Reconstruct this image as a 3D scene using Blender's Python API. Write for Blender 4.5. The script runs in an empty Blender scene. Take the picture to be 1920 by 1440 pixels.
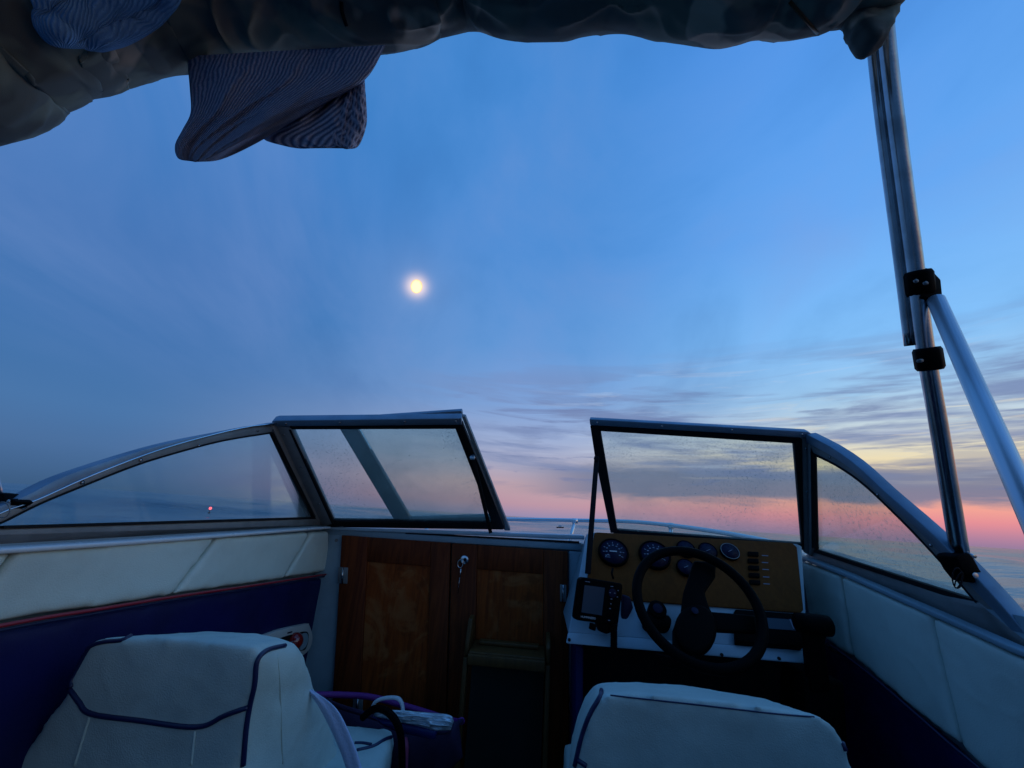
import bpy, bmesh, math, random
from math import radians, sin, cos, pi, sqrt, tan
from mathutils import Vector, Matrix, noise
from mathutils.bvhtree import BVHTree
random.seed(7)
V = Vector
SC = bpy.context.scene
COL = SC.collection

# ---------------------------------------------------------------- camera
PITCH, ROLL, YAW, FPX = radians(18.0), radians(3.75), radians(5.0), 760.0
EYE = V((0, 0, 1.6))
fw = V((0, cos(PITCH), sin(PITCH)))
r0 = V((1, 0, 0)); u0 = r0.cross(fw)
rt = r0 * cos(ROLL) + u0 * sin(ROLL)
up = -r0 * sin(ROLL) + u0 * cos(ROLL)
cd = bpy.data.cameras.new('camera'); cam = bpy.data.objects.new('camera', cd); COL.objects.link(cam)
cam.matrix_world = Matrix(((rt.x, up.x, -fw.x, EYE.x), (rt.y, up.y, -fw.y, EYE.y), (rt.z, up.z, -fw.z, EYE.z), (0, 0, 0, 1)))
cd.sensor_width = 36; cd.lens = FPX / 1920 * 36; cd.clip_start = 0.02; cd.clip_end = 60000
SC.camera = cam
SC.view_settings.view_transform = 'Standard'; SC.view_settings.look = 'None'
SC.view_settings.exposure = 0; SC.view_settings.gamma = 1; SC.view_settings.use_curve_mapping = False

# boat frame: R to starboard, F to the bow, Z up (measured from the eye)
f_ = V((sin(YAW), cos(YAW), 0)); r_ = V((cos(YAW), -sin(YAW), 0)); z_ = V((0, 0, 1))
def W(R, F, Z): return EYE + r_ * R + f_ * F + z_ * Z
def ray(x, y): return fw * FPX + rt * (x - 960) - up * (y - 720)
def at(x, y, F):
    d = ray(x, y); return EYE + d * (F / d.dot(f_))
def onpl(x, y, P):
    d = ray(x, y); return EYE + d * ((P[0] - EYE).dot(P[1]) / d.dot(P[1]))
def onR(x, y, R):
    d = ray(x, y); return EYE + d * (R / d.dot(r_))
def onZ(x, y, Z):
    d = ray(x, y); return EYE + d * (Z / d.z)
def plane3(a, b, c): return (a, (b - a).cross(c - a).normalized())
def BF(P):
    q = P - EYE; return (q.dot(r_), q.dot(f_), q.z)

# ---------------------------------------------------------------- node helpers
def lin(c):
    return tuple(((v / 255) / 12.92 if v / 255 <= .04045 else ((v / 255 + .055) / 1.055) ** 2.4) for v in c) + (1,)
class NT:
    def __init__(s, nt): s.nt = nt
    def n(s, t, **k):
        nd = s.nt.nodes.new(t)
        for a, b in k.items(): setattr(nd, a, b)
        return nd
    def l(s, a, b): s.nt.links.new(a, b)
    def put(s, sock, v):
        if hasattr(v, 'is_output') or hasattr(v, 'links'): s.l(v, sock)
        else: sock.default_value = v
    def m(s, op, a, b=None, c=None, clamp=False):
        nd = s.n('ShaderNodeMath', operation=op, use_clamp=clamp)
        s.put(nd.inputs[0], a)
        if b is not None: s.put(nd.inputs[1], b)
        if c is not None: s.put(nd.inputs[2], c)
        return nd.outputs[0]
    def ss(s, v, a, b, lo=0.0, hi=1.0, smooth=True):
        nd = s.n('ShaderNodeMapRange'); nd.interpolation_type = 'SMOOTHSTEP' if smooth else 'LINEAR'
        s.put(nd.inputs[0], v); nd.inputs[1].default_value = a; nd.inputs[2].default_value = b
        nd.inputs[3].default_value = lo; nd.inputs[4].default_value = hi
        return nd.outputs[0]
    def mix(s, f, a, b, mode='MIX'):
        nd = s.n('ShaderNodeMix', data_type='RGBA', blend_type=mode)
        s.put(nd.inputs[0], f); s.put(nd.inputs[6], a); s.put(nd.inputs[7], b)
        return nd.outputs[2]
    def xyz(s, x, y, z=0.0):
        nd = s.n('ShaderNodeCombineXYZ'); s.put(nd.inputs[0], x); s.put(nd.inputs[1], y); s.put(nd.inputs[2], z); return nd.outputs[0]
    def noise(s, vec, scale, detail=4, rough=.5, dist=0.0):
        nd = s.n('ShaderNodeTexNoise'); s.l(vec, nd.inputs['Vector'])
        nd.inputs['Scale'].default_value = scale; nd.inputs['Detail'].default_value = detail
        nd.inputs['Roughness'].default_value = rough; nd.inputs['Distortion'].default_value = dist
        return nd.outputs[0]
    def ramp(s, f, stops, interp='LINEAR'):
        nd = s.n('ShaderNodeValToRGB'); s.l(f, nd.inputs[0]); e = nd.color_ramp.elements
        nd.color_ramp.interpolation = interp
        while len(e) > 1: e.remove(e[-1])
        e[0].position = stops[0][0]; e[0].color = stops[0][1]
        for p, c in stops[1:]:
            k = e.new(p); k.color = c
        return nd.outputs[0]

# ---------------------------------------------------------------- dusk sky
world = bpy.data.worlds.new('World'); SC.world = world; world.use_nodes = True
wt = world.node_tree; wt.nodes.clear(); T = NT(wt)
tc = T.n('ShaderNodeTexCoord'); sp = T.n('ShaderNodeSeparateXYZ'); T.l(tc.outputs['Generated'], sp.inputs[0])
az = T.m('MULTIPLY', T.m('ARCTAN2', sp.outputs[0], sp.outputs[1]), 180 / pi)
el = T.m('MULTIPLY', T.m('ARCSINE', sp.outputs[2]), 180 / pi)
warp = T.noise(T.xyz(T.m('MULTIPLY', az, .05), T.m('MULTIPLY', el, .25)), 1.0, 5, .6)
elw = T.m('ADD', el, T.m('MULTIPLY', T.m('SUBTRACT', warp, .5), 1.4))
elw = T.m('ADD', T.m('MULTIPLY', elw, T.ss(el, 1, 6)), T.m('MULTIPLY', el, T.ss(el, 1, 6, 1, 0)))
eln = T.m('DIVIDE', elw, 90.0, clamp=True)
def sky_ramp(tab): return T.ramp(eln, [(e / 90, lin(c)) for e, c in tab])
SKY_L = [(0, (60, 92, 130)), (1.5, (66, 100, 142)), (4, (74, 111, 158)), (8, (74, 118, 170)), (15, (62, 113, 173)), (25, (48, 109, 176)), (40, (56, 122, 194)), (60, (62, 132, 204)), (90, (58, 122, 190))]
SKY_C = [(0, (150, 140, 176)), (1.6, (188, 150, 166)), (4, (192, 163, 172)), (7, (172, 172, 196)), (10, (160, 176, 212)), (15, (128, 164, 216)), (23, (96, 152, 216)), (36, (78, 142, 214)), (55, (70, 138, 213)), (90, (62, 122, 196))]
SKY_R = [(0, (150, 124, 158)), (.9, (186, 132, 158)), (2.0, (230, 144, 152)), (3.4, (246, 168, 150)), (4.8, (222, 174, 162)), (6, (200, 184, 178)), (8, (238, 222, 182)), (11, (206, 219, 222)), (15, (162, 205, 240)), (21, (134, 196, 253)), (34, (100, 169, 245)), (55, (78, 147, 231)), (90, (64, 126, 202))]
SKY_S = [(0, (190, 140, 148)), (2, (232, 156, 140)), (5, (238, 194, 152)), (9, (238, 224, 190)), (14, (206, 222, 222)), (22, (150, 202, 244)), (36, (110, 176, 242)), (55, (80, 148, 231)), (90, (66, 128, 204))]
cL, cC, cR, cS = map(sky_ramp, (SKY_L, SKY_C, SKY_R, SKY_S))
sky = T.mix(T.ss(az, -46, 6), cL, cC)
sky = T.mix(T.ss(az, 4, 46), sky, cR)
sky = T.mix(T.ss(az, 52, 88), sky, cS)
sky = T.mix(T.ss(az, 105, 175), sky, cL)
# cloud bank low on the right
n_edge = T.noise(T.xyz(T.m('MULTIPLY', az, .10), T.m('MULTIPLY', el, .6)), 1.0, 7, .62, .6)
eb = T.m('ADD', el, T.m('MULTIPLY', T.m('SUBTRACT', n_edge, .5), 3.0))
bank = T.m('MULTIPLY', T.m('MULTIPLY', T.ss(T.m('ADD', T.m('ADD', el, T.m('MULTIPLY', az, -.012)), T.m('MULTIPLY', T.m('SUBTRACT', n_edge, .5), -3.0)), 2.5, 3.7), T.ss(eb, 6.4, 8.0, 1, 0)), T.m('MULTIPLY', T.ss(az, -2, 14), T.ss(az, 58, 80, 1, 0)))
sky = T.mix(T.m('MULTIPLY', bank, .88), sky, lin((112, 122, 152)))
# streaked clouds
st = T.noise(T.xyz(T.m('MULTIPLY', az, .032), T.m('MULTIPLY', T.m('ADD', el, T.m('MULTIPLY', az, .03)), .27)), 1.5, 7, .55, .35)
m1 = T.m('MULTIPLY', T.ss(st, .44, .62), T.m('MULTIPLY', T.ss(el, 4.5, 8), T.ss(el, 14, 24, 1, 0)))
m1 = T.m('MULTIPLY', m1, T.m('MULTIPLY', T.ss(az, -22, 8), T.ss(az, 90, 150, 1, 0)))
sky = T.mix(T.m('MULTIPLY', m1, .85), sky, lin((116, 134, 178)))
st2 = T.noise(T.xyz(T.m('MULTIPLY', az, .055), T.m('ADD', T.m('MULTIPLY', el, .62), 7.3)), 1.2, 7, .6, .5)
m2 = T.m('MULTIPLY', T.ss(st2, .53, .68), T.m('MULTIPLY', T.ss(el, 5, 7.5), T.ss(el, 11, 16, 1, 0)))
m2 = T.m('MULTIPLY', m2, T.ss(az, 12, 40, .0, 1))
sky = T.mix(T.m('MULTIPLY', m2, .7), sky, lin((250, 232, 190)))
m3 = T.m('MULTIPLY', T.ss(st2, .5, .36), T.m('MULTIPLY', T.ss(el, 5, 7.5), T.ss(el, 12, 18, 1, 0)))
m3 = T.m('MULTIPLY', m3, T.ss(az, -10, 10))
sky = T.mix(T.m('MULTIPLY', m3, .45), sky, lin((120, 134, 172)))
st4 = T.noise(T.xyz(T.m('MULTIPLY', az, .045), T.m('ADD', T.m('MULTIPLY', el, .5), 21.7)), 1.35, 8, .6, .6)
m4 = T.m('MULTIPLY', T.ss(st4, .55, .66), T.m('MULTIPLY', T.ss(el, 3, 6), T.ss(el, 13, 20, 1, 0)))
sky = T.mix(T.m('MULTIPLY', T.m('MULTIPLY', m4, T.ss(az, -20, 2)), .6), sky, lin((108, 122, 166)))
m5 = T.m('MULTIPLY', T.ss(st4, .45, .34), T.m('MULTIPLY', T.ss(el, 5, 9), T.ss(el, 16, 22, 1, 0)))
sky = T.mix(T.m('MULTIPLY', T.m('MULTIPLY', m5, T.ss(az, -5, 25)), .4), sky, lin((196, 210, 232)))
# faint high veil
dv = T.n('ShaderNodeVectorMath', operation='SCALE'); T.l(tc.outputs['Generated'], dv.inputs[0])
dv.inputs['Scale'].default_value = 1.0
inv = T.m('DIVIDE', 1.0, T.m('ADD', sp.outputs[2], .45))
vv = T.xyz(T.m('MULTIPLY', sp.outputs[0], inv), T.m('MULTIPLY', T.m('MULTIPLY', sp.outputs[1], inv), .55))
veil = T.noise(vv, 2.0, 6, .55, .5)
sky = T.mix(T.m('MULTIPLY', T.ss(veil, .40, .75), T.m('MULTIPLY', T.ss(el, 8, 22), .40)), sky, lin((132, 158, 214)))
sky = T.mix(T.m('MULTIPLY', T.ss(veil, .5, .3), T.m('MULTIPLY', T.ss(el, 6, 18), .22)), sky, lin((40, 88, 152)))
# thin haze lit up round the moon
MOON = ray(781, 537).normalized()
vm = T.n('ShaderNodeVectorMath', operation='DOT_PRODUCT'); T.l(tc.outputs['Generated'], vm.inputs[0]); vm.inputs[1].default_value = MOON
ang = T.m('MULTIPLY', T.m('ARCCOSINE', T.m('MINIMUM', vm.outputs['Value'], 1.0)), 180 / pi)
g1 = T.m('POWER', 2.718, T.m('MULTIPLY', T.m('POWER', T.m('DIVIDE', ang, 1.25), 2.0), -1.0))
g2 = T.m('POWER', 2.718, T.m('MULTIPLY', T.m('DIVIDE', ang, 4.0), -1.0))
glow = T.mix(1.0, T.mix(1.0, (1.0, .62, .28, 1), T.xyz(g1, g1, g1), 'MULTIPLY'), T.mix(1.0, (0.10, .075, .05, 1), T.xyz(g2, g2, g2), 'MULTIPLY'), 'ADD')
sky = T.mix(1.0, sky, glow, 'ADD')
# below the horizon the world only shows under the sea sheet
bg = T.n('ShaderNodeBackground'); T.l(sky, bg.inputs[0]); bg.inputs[1].default_value = 1.0
wo = T.n('ShaderNodeOutputWorld'); T.l(bg.outputs[0], wo.inputs[0])

# ---------------------------------------------------------------- materials
def mat(name, col, rough=.5, metal=0.0, bump=0.0, bscale=200, var=0.0, vscale=6, spec=None, coat=0.0, col2=None):
    m = bpy.data.materials.new(name); m.use_nodes = True; t = NT(m.node_tree)
    b = m.node_tree.nodes['Principled BSDF']; c = tuple(col) + (1,)
    tcn = t.n('ShaderNodeTexCoord'); o = tcn.outputs['Object']
    b.inputs['Base Color'].default_value = c; b.inputs['Roughness'].default_value = rough; b.inputs['Metallic'].default_value = metal
    if spec is not None: b.inputs['Specular IOR Level'].default_value = spec
    if coat: b.inputs['Coat Weight'].default_value = coat
    if var:
        nz = t.noise(o, vscale, 5, .6)
        d = tuple(v * (1 - var) for v in col) + (1,) if col2 is None else tuple(col2) + (1,)
        t.l(t.mix(t.ss(nz, .35, .7), c, d), b.inputs['Base Color'])
        t.l(t.ss(nz, .3, .7, rough * .85, min(1, rough * 1.25)), b.inputs['Roughness'])
    if bump:
        nb = t.n('ShaderNodeBump'); nb.inputs['Strength'].default_value = bump; nb.inputs['Distance'].default_value = .002
        t.l(t.noise(o, bscale, 4, .6), nb.inputs['Height']); t.l(nb.outputs[0], b.inputs['Normal'])
    return m
M = {}
M['vinyl'] = mat('white_vinyl', (.66, .78, .72), .45, bump=.4, bscale=420, var=.16, vscale=5, spec=.35)
M['vinyl_s'] = mat('seat_vinyl', (.54, .65, .61), .5, bump=.45, bscale=420, var=.18, vscale=8, spec=.3)
M['navy'] = mat('navy_vinyl', (.006, .008, .080), .5, bump=.3, bscale=420, var=.3, spec=.25)
M['navypipe'] = mat('navy_piping', (.008, .016, .075), .4)
M['red'] = mat('red_piping', (.32, .012, .03), .4)
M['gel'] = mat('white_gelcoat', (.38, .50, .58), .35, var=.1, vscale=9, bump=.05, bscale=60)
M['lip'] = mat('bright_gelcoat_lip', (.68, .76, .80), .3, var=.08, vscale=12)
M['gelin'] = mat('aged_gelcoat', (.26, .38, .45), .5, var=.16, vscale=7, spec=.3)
M['alu'] = mat('anodised_aluminium', (.20, .29, .38), .46, metal=.6, bump=.08, bscale=300, var=.12, vscale=12)
M['aludark'] = mat('weathered_aluminium', (.24, .26, .27), .5, metal=.4, bump=.1, bscale=260, var=.18, vscale=14)
M['rubber'] = mat('black_rubber', (.006, .007, .009), .7, spec=.2)
M['plastic'] = mat('black_plastic', (.002, .002, .0025), .6, bump=.1, bscale=500, spec=.05)
M['chrome'] = mat('stainless_steel', (.72, .74, .76), .12, metal=1)
M['steel'] = mat('polished_tube', (.42, .46, .50), .2, metal=1, bump=.12, bscale=160, var=.25, vscale=18)
M['tubeblue'] = mat('matt_anodised_tube', (.55, .62, .70), .38, metal=.8)
M['screen'] = mat('grey_screen', (.03, .055, .085), .3, spec=.3)
M['dial'] = mat('navy_dial', (.006, .008, .035), .5, spec=.2)
M['mark'] = mat('pale_marks', (.22, .24, .32), .6)
M['silvermark'] = mat('silver_print', (.6, .6, .62), .4)
M['cream'] = mat('cream_plastic', (.55, .57, .55), .4, var=.1)
M['carpet'] = mat('dark_carpet', (.02, .022, .028), .95, bump=.8, bscale=500, var=.3, vscale=30)
M['darkcloth'] = mat('dark_navy_cloth', (.010, .012, .03), .9, bump=.5, bscale=200)
M['purple'] = mat('purple_binding', (.20, .03, .26), .6, bump=.3, bscale=300)
M['purpledark'] = mat('dark_purple_cloth', (.022, .010, .045), .85, bump=.4, bscale=300)
M['pink'] = mat('pink_strap', (.30, .05, .13), .7)
M['foil'] = mat('silver_foil', (.72, .80, .86), .3, metal=.45, bump=1.0, bscale=18)
M['bluebag'] = mat('blue_plastic_bag', (.012, .035, .22), .35, var=.3)
M['whitestrap'] = mat('white_strap', (.62, .66, .70), .6, var=.15, vscale=30)
M['hullw'] = mat('hull_gelcoat', (.6, .63, .66), .25, var=.06)
M['redglass'] = mat('red_lens', (.25, .01, .012), .06, coat=1)
M['paint'] = mat('white_boat_paint', (.7, .72, .74), .4)
M['underpad'] = mat('charcoal_pad', (.012, .02, .018), .9)

def wood(name, c1, c2, patch=None, seed=0, rough=.4):
    m = bpy.data.materials.new(name); m.use_nodes = True; t = NT(m.node_tree); b = m.node_tree.nodes['Principled BSDF']
    o = t.n('ShaderNodeTexCoord').outputs['Object']
    mp = t.n('ShaderNodeMapping'); t.l(o, mp.inputs[0]); mp.inputs['Scale'].default_value = (22, 22, 1.6); mp.inputs['Location'].default_value = (seed, seed * 2.1, seed)
    g = t.noise(mp.outputs[0], 2.2, 8, .65, 1.4)
    c = t.mix(t.ss(g, .3, .7), c1 + (1,), c2 + (1,))
    if patch:
        mp2 = t.n('ShaderNodeMapping'); t.l(o, mp2.inputs[0]); mp2.inputs['Location'].default_value = (seed * 1.3, 0, seed)
        p = t.noise(mp2.outputs[0], 9, 6, .62, .8)
        c = t.mix(t.ss(p, .48, .66, 0, .75), c, patch + (1,))
        q = t.noise(mp2.outputs[0], 17, 4, .6, .3)
        c = t.mix(t.ss(q, .56, .66, 0, .6), c, tuple(v * .45 for v in c1) + (1,))
    t.l(c, b.inputs['Base Color']); b.inputs['Roughness'].default_value = rough; b.inputs['Specular IOR Level'].default_value = .2
    nb = t.n('ShaderNodeBump'); nb.inputs['Strength'].default_value = .25; nb.inputs['Distance'].default_value = .002
    t.l(g, nb.inputs['Height']); t.l(nb.outputs[0], b.inputs['Normal'])
    return m
M['door'] = wood('varnished_door_wood', (.19, .038, .007), (.085, .015, .003), rough=.55)
M['doorp'] = wood('weathered_ply_panel', (.34, .068, .009), (.17, .032, .005), (.36, .13, .04), 3.1, .65)
M['step'] = wood('step_wood', (.12, .06, .02), (.08, .04, .015), seed=5)
M['dashw'] = wood('dash_panel_wood', (.17, .052, .008), (.125, .038, .006), seed=8, rough=.8)

# camouflage
def camo():
    m = bpy.data.materials.new('camouflage_canvas'); m.use_nodes = True; t = NT(m.node_tree); b = m.node_tree.nodes['Principled BSDF']
    o = t.n('ShaderNodeTexCoord').outputs['Object']
    a1 = t.noise(o, 5.5, 3, .45, .6)
    mp = t.n('ShaderNodeMapping'); t.l(o, mp.inputs[0]); mp.inputs['Location'].default_value = (4, 9, 2)
    a2 = t.noise(mp.outputs[0], 6.5, 3, .45, .6)
    mp3 = t.n('ShaderNodeMapping'); t.l(o, mp3.inputs[0]); mp3.inputs['Location'].default_value = (14, 3, 7)
    a3 = t.noise(mp3.outputs[0], 5.5, 3, .45, .6)
    c = t.mix(t.ss(a1, .46, .54), (.21, .235, .18, 1), (.10, .11, .095, 1))
    c = t.mix(t.ss(a2, .52, .58), c, (.15, .17, .15, 1))
    c = t.mix(t.ss(a3, .61, .66), c, (.55, .46, .34, 1))
    w = t.noise(o, 900, 2, .5)
    t.l(c, b.inputs['Base Color']); b.inputs['Roughness'].default_value = .8
    nb = t.n('ShaderNodeBump'); nb.inputs['Strength'].default_value = .4; nb.inputs['Distance'].default_value = .001
    t.l(w, nb.inputs['Height']); t.l(nb.outputs[0], b.inputs['Normal'])
    return m
M['camo'] = camo()

def ribbed(name, c1, c2, freq, ang, waffle=False):
    m = bpy.data.materials.new(name); m.use_nodes = True; t = NT(m.node_tree); b = m.node_tree.nodes['Principled BSDF']
    uv = t.n('ShaderNodeUVMap').outputs[0]; s = t.n('ShaderNodeSeparateXYZ'); t.l(uv, s.inputs[0])
    o = t.n('ShaderNodeTexCoord').outputs['Object']
    wob = t.m('MULTIPLY', t.m('SUBTRACT', t.noise(o, 16, 4, .6), .5), .06)
    u = t.m('ADD', t.m('ADD', t.m('MULTIPLY', s.outputs[0], cos(ang)), t.m('MULTIPLY', s.outputs[1], sin(ang))), wob)
    w = t.m('ADD', t.m('MULTIPLY', t.m('SINE', t.m('MULTIPLY', u, freq * 2 * pi)), .5), .5)
    if waffle:
        v = t.m('ADD', t.m('MULTIPLY', s.outputs[1], cos(ang)), t.m('MULTIPLY', s.outputs[0], -sin(ang)))
        w2 = t.m('ADD', t.m('MULTIPLY', t.m('SINE', t.m('MULTIPLY', v, freq * 2 * pi)), .5), .5)
        w = t.m('MAXIMUM', w, w2)
    fz = t.noise(o, 350, 3, .6)
    w = t.m('MULTIPLY', w, t.ss(fz, .25, .6, .55, 1))
    t.l(t.mix(w, c1 + (1,), c2 + (1,)), b.inputs['Base Color']); b.inputs['Roughness'].default_value = .95
    nb = t.n('ShaderNodeBump'); nb.inputs['Strength'].default_value = .9; nb.inputs['Distance'].default_value = .003
    t.l(w, nb.inputs['Height']); t.l(nb.outputs[0], b.inputs['Normal'])
    return m
M['towelgrey'] = ribbed('grey_blue_ribbed_towel', (.15, .20, .35), (.58, .63, .78), 44, .10)
M['towelgrey2'] = ribbed('grey_waffle_towel', (.09, .12, .22), (.62, .66, .82), 14, .75)
M['towelgrey3'] = ribbed('grey_waffle_towel_end', (.09, .11, .20), (.58, .58, .72), 8, .3, True)
M['towelblue'] = ribbed('blue_ribbed_towel', (.15, .34, .62), (.27, .54, .84), 34, .2)
M['towelwhite'] = mat('pale_towel', (.50, .60, .84), .9, bump=.8, bscale=260, var=.1)

def glass(name, tint, dirt, dscale):
    m = bpy.data.materials.new(name); m.use_nodes = True; t = NT(m.node_tree); m.node_tree.nodes.clear()
    o = t.n('ShaderNodeTexCoord').outputs['Object']
    tr = t.n('ShaderNodeBsdfTransparent'); tr.inputs[0].default_value = tint + (1,)
    gl = t.n('ShaderNodeBsdfGlossy'); gl.inputs[0].default_value = (1, 1, 1, 1); gl.inputs['Roughness'].default_value = .03
    fr = t.n('ShaderNodeFresnel'); fr.inputs[0].default_value = 1.16
    mx = t.n('ShaderNodeMixShader'); t.l(fr.outputs[0], mx.inputs[0]); t.l(tr.outputs[0], mx.inputs[1]); t.l(gl.outputs[0], mx.inputs[2])
    df = t.n('ShaderNodeBsdfDiffuse'); df.inputs[0].default_value = (.62, .72, .68, 1)
    tl = t.n('ShaderNodeBsdfTranslucent'); tl.inputs[0].default_value = (.62, .72, .68, 1)
    ad = t.n('ShaderNodeMixShader'); ad.inputs[0].default_value = .5; t.l(df.outputs[0], ad.inputs[1]); t.l(tl.outputs[0], ad.inputs[2])
    big = t.ss(t.noise(o, 5, 5, .6, .5), .3, .75, dirt * .5, dirt * 1.5)
    spots = t.ss(t.m('ADD', t.noise(o, dscale, 3, .6), t.m('MULTIPLY', t.m('SUBTRACT', t.noise(o, 3, 3, .5), .5), .25)), .56, .72, 0, dirt * 2.2)
    mx2 = t.n('ShaderNodeMixShader'); t.l(t.m('ADD', big, spots, clamp=True), mx2.inputs[0]); t.l(mx.outputs[0], mx2.inputs[1]); t.l(ad.outputs[0], mx2.inputs[2])
    out = t.n('ShaderNodeOutputMaterial'); t.l(mx2.outputs[0], out.inputs[0])
    return m
M['glassL'] = glass('tinted_glass', (.86, .93, .94), .05, 110)
M['glassF'] = glass('dusty_glass', (.94, .975, .95), .12, 150)
M['glassR'] = glass('smeared_glass', (.88, .94, .91), .13, 110)

def emis(name, col, s):
    m = bpy.data.materials.new(name); m.use_nodes = True; t = NT(m.node_tree); m.node_tree.nodes.clear()
    e = t.n('ShaderNodeEmission'); e.inputs[0].default_value = col + (1,); e.inputs[1].default_value = s
    o = t.n('ShaderNodeOutputMaterial'); t.l(e.outputs[0], o.inputs[0]); return m

# ---------------------------------------------------------------- object helpers
def tag(o, label=None, cat=None, group=None, kind=None):
    if label: o['label'] = label
    if cat: o['category'] = cat
    if group: o['group'] = group
    if kind: o['kind'] = kind
    return o
def thing(name, loc, label, cat, group=None):
    o = bpy.data.objects.new(name, None); COL.objects.link(o); o.location = loc; o.empty_display_size = .05
    return tag(o, label, cat, group)
def link(name, me, m, parent=None, smooth=True, bevel=0, seg=2):
    me.materials.clear(); me.materials.append(m)
    for p in me.polygons: p.use_smooth = smooth
    o = bpy.data.objects.new(name, me); COL.objects.link(o)
    if parent:
        o.parent = parent
        w = Matrix.Identity(4); q = parent
        w = Matrix.Translation(wloc(parent)); o.matrix_parent_inverse = w.inverted()
    if bevel:
        b = o.modifiers.new('bevel', 'BEVEL'); b.width = bevel; b.segments = seg; b.limit_method = 'ANGLE'; b.angle_limit = radians(35)
        b.harden_normals = False
    return o
def wloc(o):
    l = V(o.location); 
    return l if o.parent is None else V((0, 0, 0)) + l + (wloc(o.parent) + o.matrix_parent_inverse.translation)
def from_bm(bm, name='m'):
    bmesh.ops.recalc_face_normals(bm, faces=bm.faces[:])
    me = bpy.data.meshes.new(name); bm.to_mesh(me); bm.free(); return me
def add_prism(bm, pts, off):
    a = [bm.verts.new(p) for p in pts]; b = [bm.verts.new(p + off) for p in pts]; n = len(pts)
    bm.faces.new(a); bm.faces.new(b[::-1])
    for i in range(n): bm.faces.new((a[i], b[i], b[(i + 1) % n], a[(i + 1) % n]))
def prism(name, pts, off, m, parent=None, bevel=.0015, smooth=False, back=0.0):
    bm = bmesh.new(); add_prism(bm, [p - off * back for p in pts], off)
    return link(name, from_bm(bm, name), m, parent, smooth or bevel > 0, bevel)
def band(name, A, B, off, m, parent=None, bevel=.0015):
    """strip between two equal-length polylines, thickened by off: curved rails"""
    bm = bmesh.new(); n = len(A)
    va = [bm.verts.new(p) for p in A]; vb = [bm.verts.new(p) for p in B]
    wa = [bm.verts.new(p + off) for p in A]; wb = [bm.verts.new(p + off) for p in B]
    for i in range(n - 1):
        bm.faces.new((va[i], va[i + 1], vb[i + 1], vb[i])); bm.faces.new((wa[i], wb[i], wb[i + 1], wa[i + 1]))
        bm.faces.new((va[i], wa[i], wa[i + 1], va[i + 1])); bm.faces.new((vb[i], vb[i + 1], wb[i + 1], wb[i]))
    bm.faces.new((va[0], vb[0], wb[0], wa[0])); bm.faces.new((va[-1], wa[-1], wb[-1], vb[-1]))
    return link(name, from_bm(bm, name), m, parent, True, bevel)
def box_pts(c, ax, ay, az_):
    return [c + ax * i + ay * j + az_ * k for k in (-1, 1) for j in (-1, 1) for i in (-1, 1)]
def add_box(bm, c, ax, ay, az_):
    v = [bm.verts.new(p) for p in box_pts(c, ax, ay, az_)]
    for q in ((0, 1, 3, 2), (4, 6, 7, 5), (0, 4, 5, 1), (2, 3, 7, 6), (0, 2, 6, 4), (1, 5, 7, 3)): bm.faces.new([v[i] for i in q])
def obox(name, c, ax, ay, az_, m, parent=None, bevel=.002, seg=2):
    bm = bmesh.new(); add_box(bm, c, ax, ay, az_)
    return link(name, from_bm(bm, name), m, parent, bevel > 0, bevel, seg)
def bbox(name, R0, R1, F0, F1, Z0, Z1, m, parent=None, bevel=.002, seg=2):
    return obox(name, W((R0 + R1) / 2, (F0 + F1) / 2, (Z0 + Z1) / 2), r_ * ((R1 - R0) / 2), f_ * ((F1 - F0) / 2), z_ * ((Z1 - Z0) / 2), m, parent, bevel, seg)
def catmull(P, k=8):
    if len(P) < 3: return [P[0].lerp(P[-1], i / k) for i in range(k + 1)]
    Q = [P[0] * 2 - P[1]] + list(P) + [P[-1] * 2 - P[-2]]; out = []
    for i in range(1, len(Q) - 2):
        a, b, c, d = Q[i - 1:i + 3]
        for j in range(k):
            t = j / k
            out.append(.5 * (2 * b + (c - a) * t + (2 * a - 5 * b + 4 * c - d) * t * t + (3 * b - a - 3 * c + d) * t ** 3))
    out.append(Q[-2]); return out
def cat2(P, k=6): return [(q.x, q.y) for q in catmull([V((x, y, 0)) for x, y in P], k)]
def add_tube(bm, P, r, seg=12, closed=False, cap=True, flat=1.0, nrm=None):
    n = len(P); R = r if isinstance(r, (list, tuple)) else [r] * n; rings = []
    t0 = (P[1] - P[0]).normalized(); a = nrm or (z_ if abs(t0.z) < .9 else V((1, 0, 0)))
    a = (a - t0 * a.dot(t0)).normalized()
    for i in range(n):
        if closed: t = (P[(i + 1) % n] - P[i - 1]).normalized()
        else: t = (P[min(i + 1, n - 1)] - P[max(i - 1, 0)]).normalized()
        a = (a - t * a.dot(t)).normalized(); b = t.cross(a)
        rings.append([bm.verts.new(P[i] + (a * cos(2 * pi * k / seg) * flat + b * sin(2 * pi * k / seg)) * R[i]) for k in range(seg)])
    for i in range(n if closed else n - 1):
        A, B = rings[i], rings[(i + 1) % n]
        for k in range(seg): bm.faces.new((A[k], A[(k + 1) % seg], B[(k + 1) % seg], B[k]))
    if cap and not closed:
        bm.faces.new(rings[0][::-1]); bm.faces.new(rings[-1])
def tube(name, P, r, m, parent=None, seg=12, closed=False, smoothk=0, flat=1.0, nrm=None):
    if smoothk: P = catmull(P, smoothk)
    bm = bmesh.new(); add_tube(bm, P, r, seg, closed, True, flat, nrm)
    o = link(name, from_bm(bm, name), m, parent)
    return o
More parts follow.
